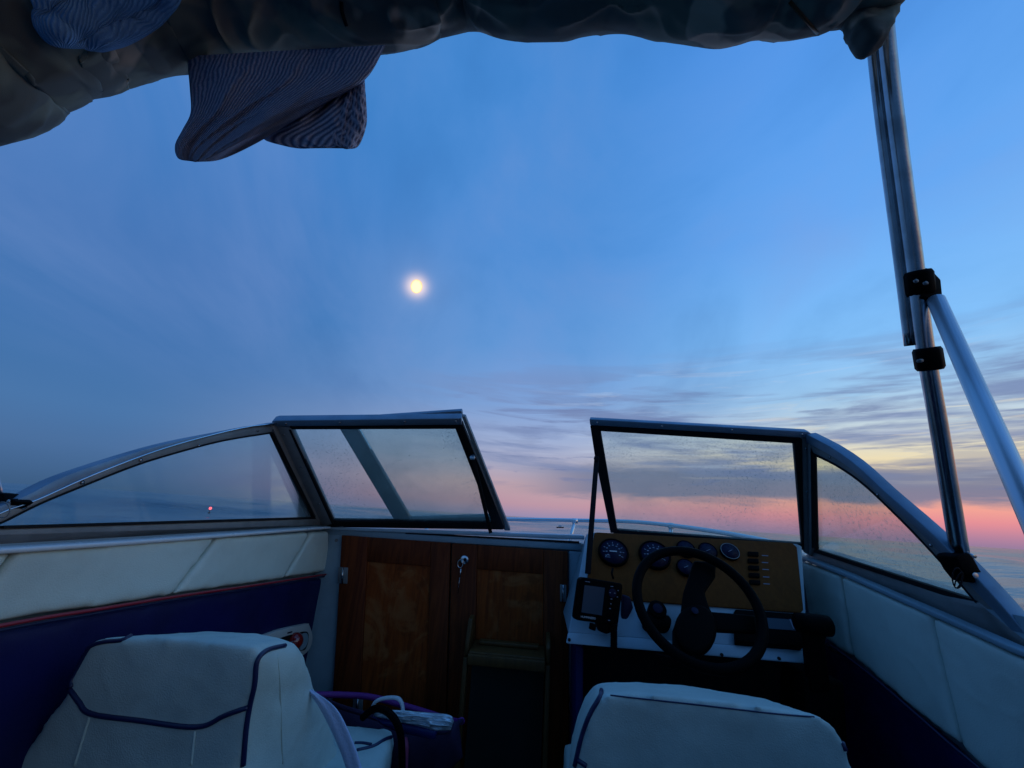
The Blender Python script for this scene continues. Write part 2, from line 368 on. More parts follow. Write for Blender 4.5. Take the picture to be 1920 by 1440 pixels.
def add_disc(bm, c, n, r, h, seg=28, r2=None, ref=None):
    """cylinder with base centre c, axis n, height h"""
    n = n.normalized(); a = ref or (z_ if abs(n.z) < .9 else V((1, 0, 0))); a = (a - n * a.dot(n)).normalized(); b = n.cross(a); r2 = r if r2 is None else r2
    A = [bm.verts.new(c + (a * cos(2 * pi * k / seg) + b * sin(2 * pi * k / seg)) * r) for k in range(seg)]
    B = [bm.verts.new(c + n * h + (a * cos(2 * pi * k / seg) + b * sin(2 * pi * k / seg)) * r2) for k in range(seg)]
    bm.faces.new(A[::-1]); bm.faces.new(B)
    for k in range(seg): bm.faces.new((A[k], A[(k + 1) % seg], B[(k + 1) % seg], B[k]))
def disc(name, c, n, r, h, m, parent=None, seg=28, bevel=.0008, r2=None):
    bm = bmesh.new(); add_disc(bm, c, n, r, h, seg, r2)
    return link(name, from_bm(bm, name), m, parent, True, bevel)
def soft(name, pts, off, m, parent=None, voxel=.007, it=14, wr=.002, wscale=9, back=None):
    """cushion: thick outline, remeshed and relaxed so its edges round over"""
    bm = bmesh.new()
    if back is None: add_prism(bm, pts, off)
    else:
        a = [bm.verts.new(p) for p in pts]; b = [bm.verts.new(p) for p in back]; n = len(pts); bm.faces.new(a); bm.faces.new(b[::-1])
        for i in range(n): bm.faces.new((a[i], b[i], b[(i + 1) % n], a[(i + 1) % n]))
    me = from_bm(bm, name)
    o = bpy.data.objects.new(name + '_t', me); COL.objects.link(o)
    rm = o.modifiers.new('r', 'REMESH'); rm.mode = 'VOXEL'; rm.voxel_size = voxel
    sm = o.modifiers.new('s', 'SMOOTH'); sm.factor = .5; sm.iterations = it
    dg = bpy.context.evaluated_depsgraph_get()
    me2 = bpy.data.meshes.new_from_object(o.evaluated_get(dg)); me2.name = name
    bpy.data.objects.remove(o); bpy.data.meshes.remove(me)
    nn = [v.normal.copy() for v in me2.vertices]
    for v, n in zip(me2.vertices, nn):
        p = v.co * wscale
        d = noise.fractal(p, 1.0, 2.0, 4) * wr + (1 - abs(noise.noise(p * 2.3 + V((3, 1, 7))))) ** 6 * wr * .7
        v.co = v.co + n * d
    me2.update()
    return link(name, me2, m, parent)
def bvh(o):
    me = o.data; return BVHTree.FromPolygons([v.co for v in me.vertices], [p.vertices[:] for p in me.polygons])
def cast(B, x, y, lift=0.0):
    d = ray(x, y).normalized(); h = B.ray_cast(EYE, d)
    if h[0] is None: return None
    n = h[1] if h[1].dot(d) < 0 else -h[1]
    return h[0] + n * lift
def surf_tube(name, B, px, r, m, parent, lift=0.0, k=6):
    P = []; last = None
    for x, y in cat2(px, k):
        h = cast(B, x, y, lift)
        if h is not None: P.append(h)
    if len(P) < 3: return None
    P = [(P[max(i - 1, 0)] + P[i] * 2 + P[min(i + 1, len(P) - 1)]) / 4 for i in range(len(P))]
    return tube(name, P, r * .92, m, parent, 8)
def lens(name, A, B, Ff, thick, m, parent=None, fold=None, na=46, ns=30, flatk=.6):
    """closed fold of cloth between two pixel polylines A, B; Ff(x,y) gives its distance ahead"""
    A = resample(cat2(A), na); B = resample(cat2(B), na)
    bm = bmesh.new(); uvl = bm.loops.layers.uv.new('UVMap'); rings = []
    for i in range(na):
        ring = []
        for k in range(2 * ns):
            s = k / ns if k < ns else (2 * ns - k) / ns
            side = 1 if k < ns else -1
            if k == 0 or k == ns: side = 0
            x = A[i][0] * (1 - s) + B[i][0] * s; y = A[i][1] * (1 - s) + B[i][1] * s
            p = at(x, y, Ff(x, y)); d = (p - EYE).normalized()
            endt = min(1, min(i, na - 1 - i) / (na * .06) + .25)
            h = thick * (max(0, sin(pi * s)) ** flatk) * endt
            if fold and side > 0: h += fold(s, i / (na - 1)) * (max(0, sin(pi * s)) ** .6)
            ring.append((bm.verts.new(p - d * h * side), s, i / (na - 1)))
        rings.append(ring)
    n = 2 * ns
    for i in range(na - 1):
        for k in range(n):
            q = (rings[i][k], rings[i][(k + 1) % n], rings[i + 1][(k + 1) % n], rings[i + 1][k])
            fc = bm.faces.new([v[0] for v in q])
            for lp, v in zip(fc.loops, q): lp[uvl].uv = (v[1], v[2])
    bm.faces.new([v[0] for v in rings[0]][::-1]); bm.faces.new([v[0] for v in rings[-1]])
    return link(name, from_bm(bm, name), m, parent)
def resample(P, n):
    L = [0]
    for i in range(1, len(P)): L.append(L[-1] + math.hypot(P[i][0] - P[i - 1][0], P[i][1] - P[i - 1][1]))
    out = []; j = 0
    for i in range(n):
        t = L[-1] * i / (n - 1)
        while j < len(L) - 2 and L[j + 1] < t: j += 1
        u = (t - L[j]) / max(1e-9, L[j + 1] - L[j]); out.append((P[j][0] * (1 - u) + P[j + 1][0] * u, P[j][1] * (1 - u) + P[j + 1][1] * u))
    return out

FLOOR = -1.15
FB = 1.55                       # bulkhead, metres ahead of the eye
AL = at(604, 988, FB); AR = at(1520, 1045, FB)
RL = BF(AL)[0]; RR = BF(AR)[0]

# ================================================================ sea
def sea():
    import numpy as np
    q = 1.0125; rad = [2.6]
    while rad[-1] < 2600: rad.append(rad[-1] * q)
    nfine = len(rad); rad += [4000, 8000, 30000]
    angs = []; a = -pi
    while a < pi - 1e-6:
        angs.append(a); a += .0105 if abs(a) < 1.15 else .12
    na = len(angs); verts = [(0, 0, 0)]; faces = []
    ca, sa = cos(radians(-35)), sin(radians(-35))
    for ri, r in enumerate(rad):
        cell = r * .0125
        for a in angs:
            x, y = r * sin(a), r * cos(a); h = 0
            if abs(a) < 1.3 and ri < nfine:
                u, v = x * ca - y * sa, x * sa + y * ca; lam = .35
                while lam < 60:
                    w = min(1, max(0, (lam / cell - 2.5) / 2.5))
                    if w > 0:
                        sl = .15 if lam < 8 else .12
                        h += w * sl * lam * .42 * noise.noise(V((u * .5 / lam, v / lam, lam)))
                    lam *= 2.1
                h *= min(1, (r - 2.6) / 1.5) * min(1, (1.3 - abs(a)) / .12) * min(1, (nfine - 1 - ri) / 20)
                h = max(h, -.3 - r * .01)
            verts.append((x, y, h))
    for k in range(na): faces.append((0, 1 + (k + 1) % na, 1 + k))
    for ri in range(len(rad) - 1):
        b0 = 1 + ri * na
        for k in range(na):
            k2 = (k + 1) % na; faces.append((b0 + k, b0 + k2, b0 + na + k2, b0 + na + k))
    me = bpy.data.meshes.new('sea'); me.from_pydata(verts, [], faces); me.update()
    m = bpy.data.materials.new('calm_sea_water'); m.use_nodes = True; t = NT(m.node_tree); b = m.node_tree.nodes['Principled BSDF']
    b.inputs['Base Color'].default_value = (.05, .10, .13, 1); b.inputs['Roughness'].default_value = .18; b.inputs['IOR'].default_value = 1.33
    o = t.n('ShaderNodeTexCoord').outputs['Object']
    mp = t.n('ShaderNodeMapping'); t.l(o, mp.inputs[0]); mp.inputs['Rotation'].default_value = (0, 0, radians(-35)); mp.inputs['Scale'].default_value = (.45, 1, 1)
    h1 = t.noise(mp.outputs[0], .9, 3, .5, .3); h2 = t.noise(mp.outputs[0], 3.2, 4, .55, .3); h3 = t.noise(mp.outputs[0], .12, 2, .5)
    h = t.m('ADD', t.m('ADD', t.m('MULTIPLY', h1, .16), t.m('MULTIPLY', h2, .035)), t.m('MULTIPLY', h3, .5))
    nb = t.n('ShaderNodeBump'); nb.inputs['Strength'].default_value = 1.0; nb.inputs['Distance'].default_value = .6
    t.l(h, nb.inputs['Height']); t.l(nb.outputs[0], b.inputs['Normal'])
    return tag(link('sea', me, m), kind='structure')
sea()

# moon
def moonmat():
    m = bpy.data.materials.new('moonlit_disc'); m.use_nodes = True; t = NT(m.node_tree); m.node_tree.nodes.clear()
    lw_ = t.n('ShaderNodeLayerWeight'); lw_.inputs[0].default_value = .5
    o = t.n('ShaderNodeTexCoord').outputs['Object']; nz = t.noise(o, 1.6, 3, .5)
    c = t.mix(t.ss(lw_.outputs['Facing'], .15, .95), (1.5, 1.22, .70, 1), (1.05, .66, .32, 1))
    c = t.mix(t.ss(nz, .5, .7, 0, .35), c, (1.0, .74, .40, 1))
    e = t.n('ShaderNodeEmission'); t.l(c, e.inputs[0]); e.inputs[1].default_value = 1.0
    out = t.n('ShaderNodeOutputMaterial'); t.l(e.outputs[0], out.inputs[0]); return m
bm = bmesh.new(); bmesh.ops.create_uvsphere(bm, u_segments=32, v_segments=16, radius=1.0)
mo = link('moon', from_bm(bm, 'moon'), moonmat()); D = 20000
mo.location = EYE + MOON * D; sR = D * tan(radians(.85)); mo.scale = (sR * .92, sR * .92, sR * 1.14)
tag(mo, 'hazy pale yellow moon glowing in the blue dusk sky', 'moon')

# ================================================================ hull, deck, floor
def hull():
    st = [(-2.6, .98, -.30), (-1.0, 1.04, -.30), (.3, 1.04, -.28), (1.2, 1.02, -.25), (1.8, .92, -.24), (2.3, .70, -.23), (2.7, .40, -.22), (2.95, .06, -.22)]
    CX = (RL + RR) / 2
    bm = bmesh.new(); rows = []
    for F, hw, z in st:
        rows.append([bm.verts.new(W(CX + s * hw * q, F - dz * .12, zz)) for s, q, zz, dz in
                     ((-1, .72, -1.75, 1), (-1, .93, -1.2, .5), (-1, 1, z, 0), (-1, .97, z + .012, 0), (1, .97, z + .012, 0), (1, 1, z, 0), (1, .93, -1.2, .5), (1, .72, -1.75, 1))])
    for a, b in zip(rows, rows[1:]):
        for k in range(3): bm.faces.new((a[k], a[k + 1], b[k + 1], b[k]))
        for k in range(4, 7): bm.faces.new((a[k], a[k + 1], b[k + 1], b[k]))
        bm.faces.new((a[7], a[0], b[0], b[7]))
    bm.faces.new(rows[0]); bm.faces.new(rows[-1])
    h = link('boat_hull', from_bm(bm, 'boat_hull'), M['hullw'], smooth=False, bevel=.01)
    tag(h, kind='structure')
    # foredeck, cambered, dropping to the bow
    bm = bmesh.new(); rows = []
    for F, hw, z in [(1.62, .93, -.10), (1.75, .90, -.11), (2.0, .82, -.135), (2.3, .68, -.16), (2.7, .38, -.19), (2.93, .05, -.205)]:
        rows.append([bm.verts.new(W(CX + hw * t, F, z - .05 * t * t)) for t in (-1, -.7, -.35, 0, .35, .7, 1)])
    for a, b in zip(rows, rows[1:]):
        for k in range(6): bm.faces.new((a[k], a[k + 1], b[k + 1], b[k]))
    d = link('foredeck', from_bm(bm, 'foredeck'), M['gel']); s = d.modifiers.new('s', 'SOLIDIFY'); s.thickness = .02; s.offset = -1
    tag(d, kind='structure')
    tag(bbox('cockpit_floor', RL + .004, RR - .004, -2.3, FB, FLOOR - .03, FLOOR, M['carpet'], bevel=0), kind='structure')
    tag(bbox('stern_wall', RL, RR, -2.4, -2.34, FLOOR, -.25, M['gelin'], bevel=.01), kind='structure')
hull()

# ================================================================ left side wall
INL = r_ ; INR = -r_
def ext(a, b, k): return b + (b - a).normalized() * k
lw = thing('side_wall', W(RL, .8, FLOOR), 'left padded boat wall, white vinyl above a red piping line and navy below', 'side wall')
PLW = (AL + r_ * .012, r_)
def pL(px, off=0.0): return [onpl(x, y, PLW) + INL * off for x, y in px]
topL = [(0, 1032), (7, 1030), (391, 1007), (568, 997), (602, 994)]
# backing liner, then cushions
bbox('liner', RL - .05, RL, -2.3, FB + .05, FLOOR, -.075, M['gelin'], lw, 0)
def ccl(a, b): # extend line on wall aft to F=-2.2
    A_, B_ = onpl(*a, PLW), onpl(*b, PLW); fa, fb = BF(A_)[1], BF(B_)[1]; k = (-2.2 - fa) / (fb - fa); return A_ + (B_ - A_) * k
t_aft = ccl((391, 1007), (0, 1030)); b_aft = ccl((604, 1070), (0, 1158))
t_aft = W(RL + .012, -2.2, -.115); b_aft = W(RL + .012, -2.2, -.25)
g = .0022
def cushion(name, pts, par, mt='vinyl', off=.028, voxel=.006, it=7): return soft(name, pts, INL * off if par is lw else INR * off, M[mt], par, voxel, it + 5, .0016, 6)
s1t, s1b = (391, 1007), (307, 1112); s2t, s2b = (568, 997), (517, 1083); s0t, s0b = (7, 1030), (-120, 1178)
cushion('cushion_panel', pL([s1t, (480, 1002), s2t, (543, 1040), s2b, (412, 1098), s1b]), lw)
cushion('cushion_panel', pL([(572, 997), (604, 995), (604, 1069), (521, 1082)]), lw)
cushion('cushion_panel', pL([(386, 1007), (200, 1018), s0t, (-55, 1103), s0b, (0, 1158), (150, 1136), (302, 1113)]), lw)
cushion('cushion_panel', [onpl(1, 1031, PLW), onpl(-127, 1180, PLW), b_aft, t_aft], lw)
# navy lower panel
cushion('navy_panel', pL([(604, 1078), (300, 1120), (0, 1167)]) + [W(RL + .012, -2.2, -.255), W(RL + .012, -2.2, -.9), W(RL + .012, FB - .01, -.9)], lw, 'navy', .024, .012, 5)
P = [onpl(x, y, PLW) + INL * .036 for x, y in ((604, 1074), (450, 1096), (300, 1116), (150, 1139), (0, 1162))] + [W(RL + .048, .45, -.196), W(RL + .048, 0, -.215), W(RL + .048, -1, -.24), W(RL + .048, -2.2, -.252)]
tube('red_piping', P, .0030, M['red'], lw, 8, smoothk=4)
tube('dark_piping', [p - z_ * .007 - INL * .004 for p in P], .0026, M['navypipe'], lw, 8, smoothk=4)
# white coaming lip over the cushions
Pc = [(604, 986), (391, 1000), (200, 1012), (0, 1023)]
A_ = [onpl(x, y, PLW) for x, y in Pc] + [W(RL + .012, -2.2, -.10)]
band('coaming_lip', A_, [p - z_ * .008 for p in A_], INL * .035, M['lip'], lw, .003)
# ================================================================ right side wall
rw = thing('side_wall', W(RR, .8, FLOOR), 'right padded boat wall in shade, white vinyl above a diagonal navy panel', 'side wall')
PRW = (AR - r_ * .012, r_)
bbox('liner', RR, RR + .05, -2.3, FB + .05, FLOOR, -.12, M['gelin'], rw, 0)
def pR(px, off=0.0): return [onpl(x, y, PRW) + INR * off for x, y in px]
tR = [(1512, 1052), (1600, 1084), (1700, 1128), (1800, 1172), (1920, 1228)]
bR = [(1535, 1178), (1644, 1256), (1755, 1348), (1866, 1440)]
def fz(pxa, pxb, F):
    a, b = BF(onpl(*pxa, PRW)), BF(onpl(*pxb, PRW)); k = (F - a[1]) / (b[1] - a[1]); return W(RR - .012, F, a[2] + (b[2] - a[2]) * k)
rt_aft = W(RR - .012, -2.2, -.30); rt_mid = W(RR - .012, .55, -.245)
rb_mid = W(RR - .012, .60, -.52); rb_aft = W(RR - .012, -2.2, -.62)
cushion('cushion_panel', pR([(1514, 1053), (1560, 1069), (1592, 1081), (1614, 1232), (1580, 1210), (1537, 1178)]), rw)
cushion('cushion_panel', pR([(1596, 1082), (1680, 1119), (1768, 1157), (1826, 1400), (1744, 1338), (1644, 1254), (1618, 1234)]), rw)
cushion('cushion_panel', pR([(1772, 1160), (1850, 1195), (1920, 1228)]) + [rt_mid, rt_aft, rb_aft, rb_mid] + pR([(1866, 1438), (1830, 1404)]), rw)
cushion('navy_panel', pR([(1525, 1188), (1644, 1264), (1755, 1356), (1866, 1449)]) + [rb_mid - z_ * .012, rb_aft - z_ * .012, W(RR - .012, -2.2, -1.1), W(RR - .012, FB - .01, -1.1)], rw, 'navy', .02, .012, 5)
P = [onpl(x, y + 4, PRW) + INR * .028 for x, y in bR] + [rb_mid + INR * .028, rb_aft + INR * .028]
tube('red_piping', P, .0035, M['navypipe'], rw, 8, smoothk=4)
A_ = [onpl(x, y, PRW) for x, y in ((1506, 1042), (1600, 1078), (1700, 1121), (1800, 1164), (1920, 1217))] + [rt_mid + z_ * .02, rt_aft + z_ * .02]
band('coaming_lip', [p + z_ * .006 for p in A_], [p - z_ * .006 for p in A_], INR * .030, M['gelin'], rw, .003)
# low side deck coamings under the windows
CL = thing('coaming', AL, 'long grey coaming strip under the left side window of the boat', 'coaming')
PLC = (AL, r_)
A_ = [onpl(x, y, PLC) for x, y in ((604, 971), (300, 982), (0, 991))] + [W(RL, .2, -.07), W(RL, -2.2, -.09)]
B_ = [onpl(x, y, PLC) for x, y in ((604, 987), (300, 1006), (0, 1024))] + [W(RL, .2, -.11), W(RL, -2.2, -.13)]
band('coaming_strip', A_, B_, INL * -.06, M['aludark'], CL, .003)
CR = thing('coaming', AR, 'dark blue grey coaming strip under the right side window of the boat', 'coaming')
A_ = [onpl(x, y, (AR, r_)) for x, y in ((1522, 1028), (1600, 1053), (1700, 1085), (1833, 1127), (1900, 1180), (1932, 1206))] + [W(RR, .6, -.21), W(RR, -2.2, -.26)]
B_ = [onpl(x, y, (AR, r_)) for x, y in ((1508, 1044), (1600, 1080), (1700, 1124), (1833, 1182), (1900, 1211), (1932, 1226))] + [W(RR, .6, -.24), W(RR, -2.2, -.30)]
band('coaming_strip', A_, B_, r_ * .06, M['aludark'], CR, .003)

# ================================================================ bulkhead with cabin doors
bk = thing('bulkhead', W(0, FB, FLOOR), 'pale blue grey bulkhead frame around the wooden cabin doors', 'bulkhead')
q0 = BF(at(643, 1006, FB)); q1 = BF(at(847, 1018, FB)); q2 = BF(at(1064, 1031, FB)); qc = BF(at(1092, 1015, FB))
DT = (q0[2] + q2[2]) / 2
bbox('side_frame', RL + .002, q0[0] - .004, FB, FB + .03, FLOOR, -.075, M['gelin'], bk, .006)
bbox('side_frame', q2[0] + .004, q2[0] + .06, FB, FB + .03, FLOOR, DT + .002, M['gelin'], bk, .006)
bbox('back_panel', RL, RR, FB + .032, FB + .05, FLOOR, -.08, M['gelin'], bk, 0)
prism('top_beam', [at(604, 990, FB), at(1092, 1019, FB), at(1092, 1033, FB), at(604, 1004, FB)], f_ * .028, M['gelin'], bk, .004)
prism('top_ledge', [at(604, 988, FB - .008), at(1096, 1004, FB - .008), at(1096, 1012, FB - .008), at(604, 993, FB - .008)], f_ * .11, M['gel'], bk, .003)
prism('painted_shadow_line', [at(760, 998, FB - .002), at(1086, 1015, FB - .002), at(1086, 1019, FB - .002), at(760, 1001, FB - .002)], f_ * .004, M['rubber'], bk, 0)  # thin black strip painted in as the shadow line under the ledge
disc('screw', at(631, 1013, FB), -f_, .006, .003, M['aludark'], bk, 16)
def door(name, R0, R1, px, lab, seed):
    d = thing(name, W(R0, FB - .004, FLOOR), lab, 'cabin door', 'pair of cabin doors')
    bot = FLOOR + .06; fa, fb = FB - .012, FB + .008
    p0, p1 = BF(at(px[0], px[1], FB)), BF(at(px[2], px[3], FB)); pt = p0[2]; pb = -.83
    bbox('stile', R0, p0[0], fa, fb, bot, DT, M['door'], d, .002); bbox('stile', p1[0], R1, fa, fb, bot, DT, M['door'], d, .002)
    bbox('rail', p0[0] + .0005, p1[0] - .0005, fa + .001, fb, pt, DT, M['door'], d, .002); bbox('rail', p0[0] + .0005, p1[0] - .0005, fa + .001, fb, bot, pb, M['door'], d, .002)
    bbox('door_panel', p0[0] + .001, p1[0] - .001, fa + .006, fb, pb, pt, M['doorp'], d, 0)
    return d
dl = door('cabin_door', q0[0], q1[0] - .003, (685, 1052, 805, 1056), 'left wooden cabin door with reddish weathered inset panel', 0)
dr = door('cabin_door', q1[0] + .003, q2[0], (892, 1066, 1018, 1072), 'right wooden cabin door with a key hanging in its lock', 1)
def hinge(x, y, par, w=.018):
    c = at(x, y, FB - .014); h = obox('hinge', c, r_ * w, f_ * .002, z_ * .026, M['aludark'], par, .0015)
    tube('pin', [c - z_ * .026 - f_ * .004, c + z_ * .026 - f_ * .004], .004, M['steel'], h, 8)
hinge(634, 1078, dl); hinge(1054, 1112, dr, .011); hinge(636, 1320, dl)
lk = disc('door_lock', at(870, 1049, FB - .012), -f_, .014, .012, M['chrome'], dr, 24)
disc('keyhole', at(870, 1049, FB - .024), -f_, .006, .002, M['rubber'], lk, 12)
kr = thing('key', at(866, 1060, FB - .03), 'small metal key on a ring hanging from the cabin door lock', 'key')
c0 = at(863, 1057, FB - .03)
tube('key_ring', [c0 + (r_ * cos(a) * .009 + z_ * sin(a) * .013) for a in [2 * pi * k / 18 for k in range(18)]], .0014, M['chrome'], kr, 6, True)
tube('key_shank', [at(864, 1066, FB - .03), at(863, 1082, FB - .03)], .0022, M['chrome'], kr, 6)
tube('key_chain', [at(862, 1082, FB - .03), at(860, 1098, FB - .028), at(859, 1112, FB - .025)], .0010, M['steel'], kr, 6)
# the bulkhead opening narrows towards the keel like the hull behind it
hb = BF(at(640, 1300, FB))[2]
def taper(o, keep=None):
    for v in o.data.vertices:
        R_, F_, Z_ = BF(v.co)
        if keep is not None and R_ < keep: continue
        t = (q2[0] - R_) / (q2[0] - q0[0])
        v.co = v.co + r_ * ((.012 + .054 * max(0, min(1.05, t))) * max(0, DT - Z_) / (DT - hb))
for o in [c for c in bpy.data.objects if c.type == 'MESH' and c.parent in (dl, dr)]: taper(o)
for o in [c for c in bpy.data.objects if c.type == 'MESH' and c.parent is not None and c.parent.parent in (dl, dr)]: taper(o)
for o in [c for c in bpy.data.objects if c.type == 'MESH' and c.parent == bk and c.name.startswith('side_frame')]: taper(o, RL + .01)
# folded wooden step hung on the right door
sp_ = thing('wooden_step', at(950, 1240, 1.45), 'small worn wooden step shelf with side brackets below the right cabin door', 'wooden step')
a, b = BF(at(880, 1225, 1.42)), BF(at(1022, 1240, 1.42))
zt = (a[2] + b[2]) / 2 + .012
bbox('tread', a[0], b[0], 1.40, 1.53, zt - .022, zt, M['step'], sp_, .004)
bbox('front_lip', a[0], b[0], 1.386, 1.399, zt - .032, zt - .004, M['step'], sp_, .003)
bbox('tread_cleat', a[0] + .02, b[0] - .02, 1.47, 1.50, zt + .0005, zt + .012, M['step'], sp_, .003)
prism('side_bracket', [W(a[0] - .002, 1.42, zt - .02), W(a[0] - .002, 1.42, zt + .02), W(a[0] - .002, 1.45, zt + .075), W(a[0] - .002, 1.49, zt + .08), W(a[0] - .002, 1.53, zt + .04), W(a[0] - .002, 1.53, zt - .02)], r_ * -.014, M['step'], sp_, .003)
prism('side_bracket', [W(b[0] + .002, 1.42, zt - .02), W(b[0] + .002, 1.42, zt + .02), W(b[0] + .002, 1.45, zt + .04), W(b[0] + .002, 1.53, zt + .04), W(b[0] + .002, 1.53, zt - .02)], r_ * .014, M['step'], sp_, .003)
bbox('leg', a[0] - .016, a[0] - .002, 1.41, 1.44, FLOOR + .003, zt - .021, M['step'], sp_, .002)
bbox('leg', b[0] + .002, b[0] + .016, 1.41, 1.44, FLOOR + .003, zt - .021, M['step'], sp_, .002)
bbox('back_board', a[0], b[0], 1.50, 1.515, FLOOR + .003, zt - .023, M['underpad'], sp_, .002)
fc = soft('floor_cushion', [W(a[0] + .0, 1.05, FLOOR + .02), W(b[0] + .04, 1.05, FLOOR + .02), W(b[0] + .04, 1.36, FLOOR + .02), W(a[0], 1.36, FLOOR + .02)], z_ * .30, M['underpad'], None, .02, 6)
tag(fc, 'dark green cushion on the floor in front of the wooden step', 'cushion')

# ================================================================ windshield
ws = thing('windshield', W(0, FB, -.07), 'aluminium framed boat windshield with hinged centre panel folded open', 'windshield')
PLS = plane3(AL, AL + f_, at(515, 790, 1.20)); PRS = plane3(AR, AR + f_, at(1515, 812, 1.35))
PFL = plane3(at(605, 985, FB), at(950, 990, 1.65), at(515, 790, 1.20)); PFR = plane3(at(1520, 1040, FB), at(1150, 998, 1.68), at(1515, 812, 1.35))
def pp(pl, px, off=0.0):
    n = pl[1] if pl[1].dot(pl[0] - EYE) > 0 else -pl[1]        # away from the eye
    return [onpl(x, y, pl) for x, y in px], n
def bar(name, pl, px, t, m, par=ws, back=0.0, bevel=.002):
    pts, n = pp(pl, px); return prism(name, [p - n * back for p in pts], n * t, m, par, bevel)
def cband(name, pl, A, B, t, m, par=ws, back=0.0, bevel=.002):
    A = resample(cat2(A), 26); B = resample(cat2(B), 26)
    a, n = pp(pl, A); b, _ = pp(pl, B); return band(name, [p - n * back for p in a], [p - n * back for p in b], n * t, m, par, bevel)
# left side window
LO = [(-60, 966), (28, 934), (104, 896), (208, 860), (312, 830), (417, 809), (512, 792)]
LM = [(-60, 985), (0, 957), (56, 938), (146, 898), (257, 855), (347, 827), (451, 802), (513, 795)]
LI = [(-60, 1003), (0, 979), (69, 945), (149, 912), (243, 875), (312, 853), (410, 827), (507, 811)]
cband('top_cap', PLS, LO, LM, .030, M['alu'], back=.012); cband('side_rail', PLS, [(x, y + 1) for x, y in LM], LI, .020, M['aludark'], back=.004)
cband('edge_strip', PLS, [(x, y - 1.2) for x, y in LM], [(x, y + 1.2) for x, y in LM], .004, M['chrome'], back=.0145, bevel=0)
cband('gasket', PLS, [(x, y - 1) for x, y in LI], [(x, y + 2.2) for x, y in LI], .008, M['rubber'], back=.006, bevel=0)
bar('side_pane', PLS, [(-30, 991), (0, 978), (69, 944), (149, 911), (243, 874), (312, 852), (410, 826), (508, 810), (590, 972), (300, 981), (0, 990)], .004, M['glassL'], bevel=0)
bar('gasket', PLS, [(0, 986), (588, 969), (590, 973), (0, 991)], .008, M['rubber'], back=.006, bevel=0)
bar('gasket', PLS, [(505, 812), (509, 810), (590, 970), (585, 971)], .008, M['rubber'], back=.006, bevel=0)
# left corner post (two faces)
bar('corner_post', PLS, [(507, 799), (518, 794), (606, 985), (587, 972)], .022, M['aludark'], back=.006)
bar('corner_post', PFL, [(519, 794), (548, 800), (628, 977), (606, 986)], .022, M['aludark'], back=.010)
# left front pane
bar('top_rail', PFL, [(513, 786), (520, 784), (866, 780), (866, 792), (517, 795)], .03, M['alu'], back=.014)
bar('rail_underside', PFL, [(545, 796), (864, 793), (854, 802), (545, 803)], .018, M['rubber'], back=.008)
bar('front_pane', PFL, [(544, 801), (856, 801), (932, 984), (626, 977)], .004, M['glassF'], bevel=0)
bar('gasket', PFL, [(544, 802), (548, 802), (629, 975), (624, 978)], .008, M['rubber'], back=.011, bevel=0)
bar('bottom_rail', PFL, [(622, 974), (930, 978), (944, 990), (604, 985)], .018, M['rubber'], back=.009)
bar('stile', PFL, [(853, 799), (867, 792), (947, 990), (926, 986)], .022, M['rubber'], back=.008)
# opened centre panel folded back behind the left pane
cp = at(900, 900, 1.56)
PCP = plane3(at(960, 992, 1.68), at(866, 770, 1.36), at(649, 786, 1.36))
bar('folded_panel_rail', PCP, [(649, 783), (866, 768), (868, 777), (649, 790)], .02, M['alu'], back=.01)
bar('folded_panel_stile', PCP, [(636, 797), (669, 797), (773, 975), (744, 978)], .02, M['aludark'], back=.01)
bar('folded_panel_stile', PCP, [(866, 778), (873, 779), (957, 992), (946, 992)], .02, M['aludark'], back=.01)
bar('folded_panel_sill', PCP, [(768, 970), (940, 965), (944, 977), (770, 980)], .02, M['aludark'], back=.01)
bar('folded_panel_pane', PCP, [(667, 792), (866, 780), (946, 970), (770, 974)], .004, M['glassF'], bevel=0)
# prop rods
def rod(name, p0, p1, w, par=ws):
    t = (p1 - p0).normalized(); s = t.cross((p0 - EYE).normalized()).normalized()
    return obox(name, (p0 + p1) / 2, s * w, t.cross(s) * .003, t * ((p1 - p0).length / 2), M['rubber'], par, .001)
rd = rod('prop_rod', at(886, 856, 1.37), at(920, 999, 1.53), .0065); disc('pivot', at(886, 858, 1.36), -f_, .009, .006, M['steel'], rd, 14)
rd = rod('prop_rod', at(1119, 856, 1.46), at(1102, 1076, 1.33), .0085); disc('pivot', at(1118, 860, 1.45), -f_, .009, .006, M['rubber'], rd, 14)
# right front pane
bar('top_rail', PFR, [(1106, 784), (1511, 807), (1519, 811), (1519, 819), (1107, 795)], .03, M['alu'], back=.014)
bar('rail_underside', PFR, [(1108, 796), (1500, 820), (1488, 830), (1124, 807)], .018, M['rubber'], back=.010)
bar('stile', PFR, [(1107, 797), (1126, 806), (1158, 997), (1145, 997), (1116, 856)], .022, M['rubber'], back=.010)
bar('stile', PFR, [(1487, 828), (1502, 821), (1506, 1032), (1503, 1022)], .022, M['rubber'], back=.010)
bar('corner_post', PFR, [(1501, 819), (1519, 819), (1523, 1043), (1506, 1034)], .024, M['aludark'], back=.006)
bar('front_pane', PFR, [(1124, 806), (1489, 829), (1504, 1022), (1157, 998)], .004, M['glassF'], bevel=0)
bar('bottom_rail', PFR, [(1150, 993), (1505, 1020), (1505, 1030), (1150, 1000)], .018, M['rubber'], back=.004)
